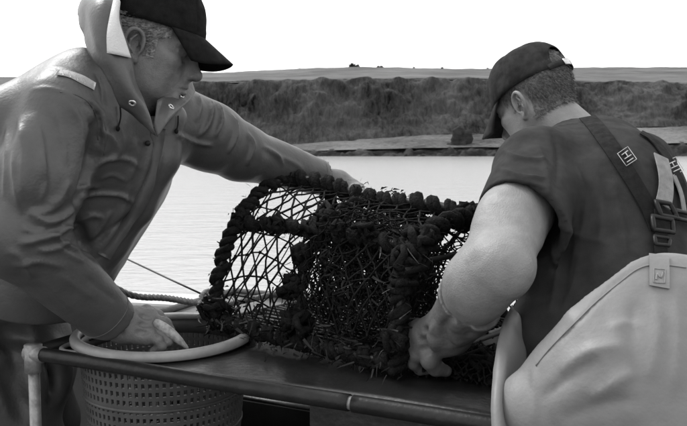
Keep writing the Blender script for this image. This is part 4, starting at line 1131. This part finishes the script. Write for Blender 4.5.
# the loose front flap under the arm
rows = [[P(512, 306, 1.33), P(515, 309, 1.31), P(519, 312, 1.30), P(521, 318, 1.30)], [P(504, 322, 1.30), P(510, 324, 1.28), P(516, 328, 1.28), P(523, 336, 1.29)], [P(498, 345, 1.235), P(506, 346, 1.23), P(516, 348, 1.245), P(527, 350, 1.28)], [P(494, 372, 1.185), P(504, 371, 1.18), P(512, 376, 1.21), P(526, 372, 1.26)], [P(492, 398, 1.135), P(500, 398, 1.13), P(506, 402, 1.16), P(516, 396, 1.22)], [P(493, 440, 1.095), P(502, 440, 1.09), P(510, 440, 1.12), P(524, 440, 1.18)]]
V, Ff = loft(rows, 40, 14); V = V+.003*fbm(V*14, 3)[:, None]; o = mk('bib_front', V, Ff, M['bib'], bib); mod_solid(o, .003, 0)
# legs and boots
F = Field((.05, .75, .03), (1.0, 1.7, .85), .012)
for h_, k_, f_ in ((PEL2-lat2*.1+A(0, 0, -.08), K2L, FT2L), (PEL2+lat2*.1+A(0, 0, -.08), K2R, FT2R)): F.chain([h_, k_, f_+A(0, 0, .1)], [.13, .1, .09], .03)
mk('trouser_legs', *F.mesh(2), M['bib'], bib)
for f_ in (FT2L, FT2R):
    F = Field(f_-A(.3, .2, .08), f_+A(.2, .3, .35), .008)
    F.cone(f_+A(0, 0, .25), f_, .078, .06, .02).cone(f_+A(0, 0, -.01), f_+fd2*.17+A(0, 0, -.015), .05, .042, .03).cut(A(0, 0, .004), A(0, 0, -1))
    mk('boot', *F.mesh(1), M['boot'], body2)
# straps
def strap(pix, w, m, name='brace_strap', off=.003, n=26, S=TS): return mk(name, *ribbon(S, pix, w, off, n), m, bib, smooth=False)
s1 = strap([(578, 113), (590, 121), (605, 140), (622, 166), (638, 192), (650, 214), (657, 232)], .034, M['web'])
s2 = strap([(640, 134), (652, 141), (664, 156), (676, 178), (686, 204)], .034, M['web'])
strap([(657, 160), (661, 176), (662, 192), (659, 208)], .032, M['web_pale'], 'webbing_loop', .010, 14)
strap([(670, 178), (677, 195), (680, 214)], .012, M['web_pale'], 'webbing_loop', .008, 10)
strap([(656, 214), (657, 232), (657, 246), (658, 262)], .024, M['web'], 'tail_strap', .010, 14)
def frame_on(S, c4, r, name, m, par, off=.012):
    pts = []
    for x, y in c4:
        p, n = S.hit(x, y, off); pts.append(p)
    pts = [p for p in pts if p is not None]
    pts.append(pts[0]); q = []
    for a, b in zip(pts[:-1], pts[1:]):
        for t in np.linspace(0, 1, 5)[:-1]: q.append(a+(b-a)*t)
    q.append(q[0]); q.append(q[1])
    return MB().tube(np.array(q), r, 8, False).mk(name, m, par)
frame_on(TS, [(651, 205), (664, 207), (671, 221), (656, 219)], .0045, 'buckle', M['buckle'], bib, .014)
frame_on(TS, [(648, 220), (666, 223), (667, 236), (650, 234)], .0045, 'buckle', M['buckle'], bib, .014)
frame_on(TS, [(669, 213), (688, 217), (688, 224), (669, 221)], .004, 'buckle_link', M['buckle'], bib, .014)
frame_on(TS, [(651, 240), (665, 242), (664, 249), (652, 248)], .0038, 'buckle', M['buckle'], bib, .012)
V, Fr = ribbon(BS, [(658.5, 253), (659, 268), (659, 288)], .029, .002, 12, .0016); mk('bib_tab', V, Fr, M['bib'], bib, smooth=False)
for a in ([(653.5, 270), (664.5, 271), (664, 284.5), (653, 284)],): frame_on(BS, a, .0009, 'tab_emblem', M['web_pale'], bib, .004)
V, Fr = ribbon(BS, [(655.5, 281), (657, 274), (660, 280), (662.5, 273)], .003, .0042, 14, .0006); mk('tab_emblem', V, Fr, M['web_pale'], bib)
# woven emblem on each strap: a framed block letter
def emblem(c, u, v, par):
    """c centre, u along, v across (photo pixels)"""
    c, u, v = A(*c), A(*u), A(*v); q = lambda a, b: tuple(c+u*a+v*b)
    frame_on(TS, [q(-1, -1), q(1, -1), q(1, 1), q(-1, 1)], .0006, 'strap_emblem', M['white_print'], par, .0062)
    for seg in ([q(-.55, -.6), q(-.55, .6)], [q(.1, -.6), q(.1, .6)], [q(-.55, 0), q(.1, 0)], [q(.62, -.6), q(.62, .6)]):
        p = [TS.hit(x+(0), y, .0062)[0] for x, y in (seg[0], seg[1])]
        if p[0] is None or p[1] is None: continue
        MB().tube(np.array([p[0], (p[0]+p[1])/2, p[1]]), .0011, 6).mk('strap_emblem', M['white_print'], par)
emblem((626.5, 158.5), (4.2, 6.0), (5.6, -3.6), s1); emblem((671.5, 168), (4.0, 6.4), (5.2, -2.6), s2)
# glove
F = Field((.04, 1.15, .78), (.36, 1.58, 1.12), .0026)
gc = EL2*.46+WR2*.54
g5 = .0045
F.chain([EL2, EL2*.62+WR2*.38+A(-.004, 0, .004), WR2], [.047+g5, .050+g5, .040], .03)
F.ell(EL2*.72+WR2*.28+A(-.010, .01, .010), (.032+g5, .045+g5, .032+g5), .05)
F.cone(SHL*.35+EL2*.65+A(-.022, 0, 0), EL2*.7+WR2*.3+A(-.014, 0, .012), .034+g5, .032+g5, .05)
F.cone(EL2*.5+WR2*.5, WR2, .0535, .0425, .02)
F.cone(WR2, P(434, 338, 1.425), .040, .037, .02, flat=(nrm(A(.3, -.9, .2)), 1.2))
kn = [(417, 327, 1.455), (413, 335, 1.45), (413, 345, 1.44), (417, 354, 1.43)]
for (x, y, d) in kn: F.cone(P(440, 334+(y-340)*.3, 1.415), P(x+3, y, d), .025, .0165, .018)
FG = [([(417, 327, 1.455), (409, 329, 1.485), (404, 336, 1.50), (402, 342, 1.49)], [.0145, .0135, .0125, .011]),
      ([(413, 336, 1.45), (405, 340, 1.48), (402, 348, 1.495), (406, 354, 1.485)], [.0145, .0135, .0125, .011]),
      ([(413, 346, 1.44), (407, 352, 1.465), (407, 360, 1.48), (413, 364, 1.475)], [.0145, .0135, .0125, .011]),
      ([(417, 355, 1.43), (414, 363, 1.445), (420, 369, 1.455), (428, 370, 1.455)], [.0135, .0125, .0115, .010])]
for pts, rs in FG: F.chain([P(*p) for p in pts], rs, .006)
F.chain([P(434, 350, 1.40), P(430, 361, 1.405), P(436, 368, 1.415), P(446, 371, 1.42)], [.018, .0155, .014, .011], .01)    # thumb
F.box(gc-fa*.135, (.14, .14, .13), .001, .001, 'sub', R=np.stack([nrm(np.cross(fa, A(0, 0, 1))), nrm(np.cross(fa, np.cross(fa, A(0, 0, 1)))), fa], 1))
for c, r in (([(452, 318), (450, 330), (455, 344)], .006), ([(446, 322), (443, 332), (447, 346)], .005), ([(460, 316), (466, 330), (474, 338)], .005), ([(424, 331), (432, 333)], .003), ([(421, 341), (431, 341)], .003), ([(422, 350), (432, 348)], .003)): F.crease(c, r, .002, .012, 8)
for c in ([(456, 318), (455, 332), (460, 344)], [(436, 326), (434, 338), (436, 350)]): F.ridge(c, .007, -.003, .012, 8)
V, Q = F.mesh(2); N = vnormals(V, Q); V = V+N*(.0014*fbm(V*28, 3))[:, None]
glove = mk('glove', V, Q, M['glove'], body2); GS = Surf(V, Q)
# other glove, behind the creel
F = Field(WRR-.17, WRR+.17, .006)
F.cone(WRR, WRR+A(-.06, -.02, -.02), .04, .036, .02)
for k in range(4): F.chain([WRR+A(-.06, -.04+.02*k, -.02), WRR+A(-.10, -.04+.02*k, -.03), WRR+A(-.11, -.04+.02*k, -.06)], [.013, .012, .010], .004)
F.chain([WRR+A(-.03, -.04, -.02), WRR+A(-.07, -.06, -.05)], [.015, .011], .006)
mk('glove', *F.mesh(1), M['glove'], body2)
# cap
CR2 = R2@roty(math.radians(5))
CV, CF, BV, BF = cap_mesh(.102, .026, .075, .034, 17, arch=True, wr=.002)
CV = CV*A(1.05, 1.05, 1.03)
def c2(v): return np.asarray(v)@CR2.T+HD2+R2@A(-.002, 0, .004)
cap2 = mk('cap', c2(CV), CF, M['cap2'], body2); mod_solid(cap2, .0025, -1)
br = mk('cap_brim', c2(BV), BF, M['cap2'], cap2); mod_solid(br, .004, 0)
MB().ball(c2([[-.010, 0, .130]])[0], .007, 10, 6).mk('cap_button', M['cap2'], cap2)
a = np.linspace(math.pi-.62, math.pi+.62, 25)
V = []
for q in a:
    for dz in (-.001, .013): V.append((.121*math.cos(q)-.007, .0845*math.sin(q), .013+dz))
o = mk('cap_adjuster', c2(np.array(V)), gridfaces(25, 2), M['cap2'], cap2); mod_solid(o, .003, 0)
V = [];
for q in np.linspace(math.pi-.16, math.pi+.1, 8):
    for dz in (-.002, .014): V.append((.124*math.cos(q)-.007, .0875*math.sin(q), .013+dz))
o = mk('cap_buckle', c2(np.array(V)), gridfaces(8, 2), M['metal'], cap2); mod_solid(o, .002, 0)
# hair
HS2 = Surf(HV2, HQ2)
ok2 = lambda q, nn: (not ear_zone(q)) and (q[2] < .05 or (q[0] < -.07 and q[2] < .11)) and ((q[0] < -.028 and q[2] > -.062-.15*(q[0]+.06)) or (q[0] < .04 and q[2] > .012) or (.004 < q[0] < .020 and -.020 < q[2] < .03))
hm = hair(HS2, ok2, 9000, .012, .0006, lambda q: A(-.35, -.2*np.sign(q[1]), -1), HV2, HQ2); hm.V = [h2(v) for v in hm.V]
hm.mk('hair', M['hair_fair'], body2, smooth=False)
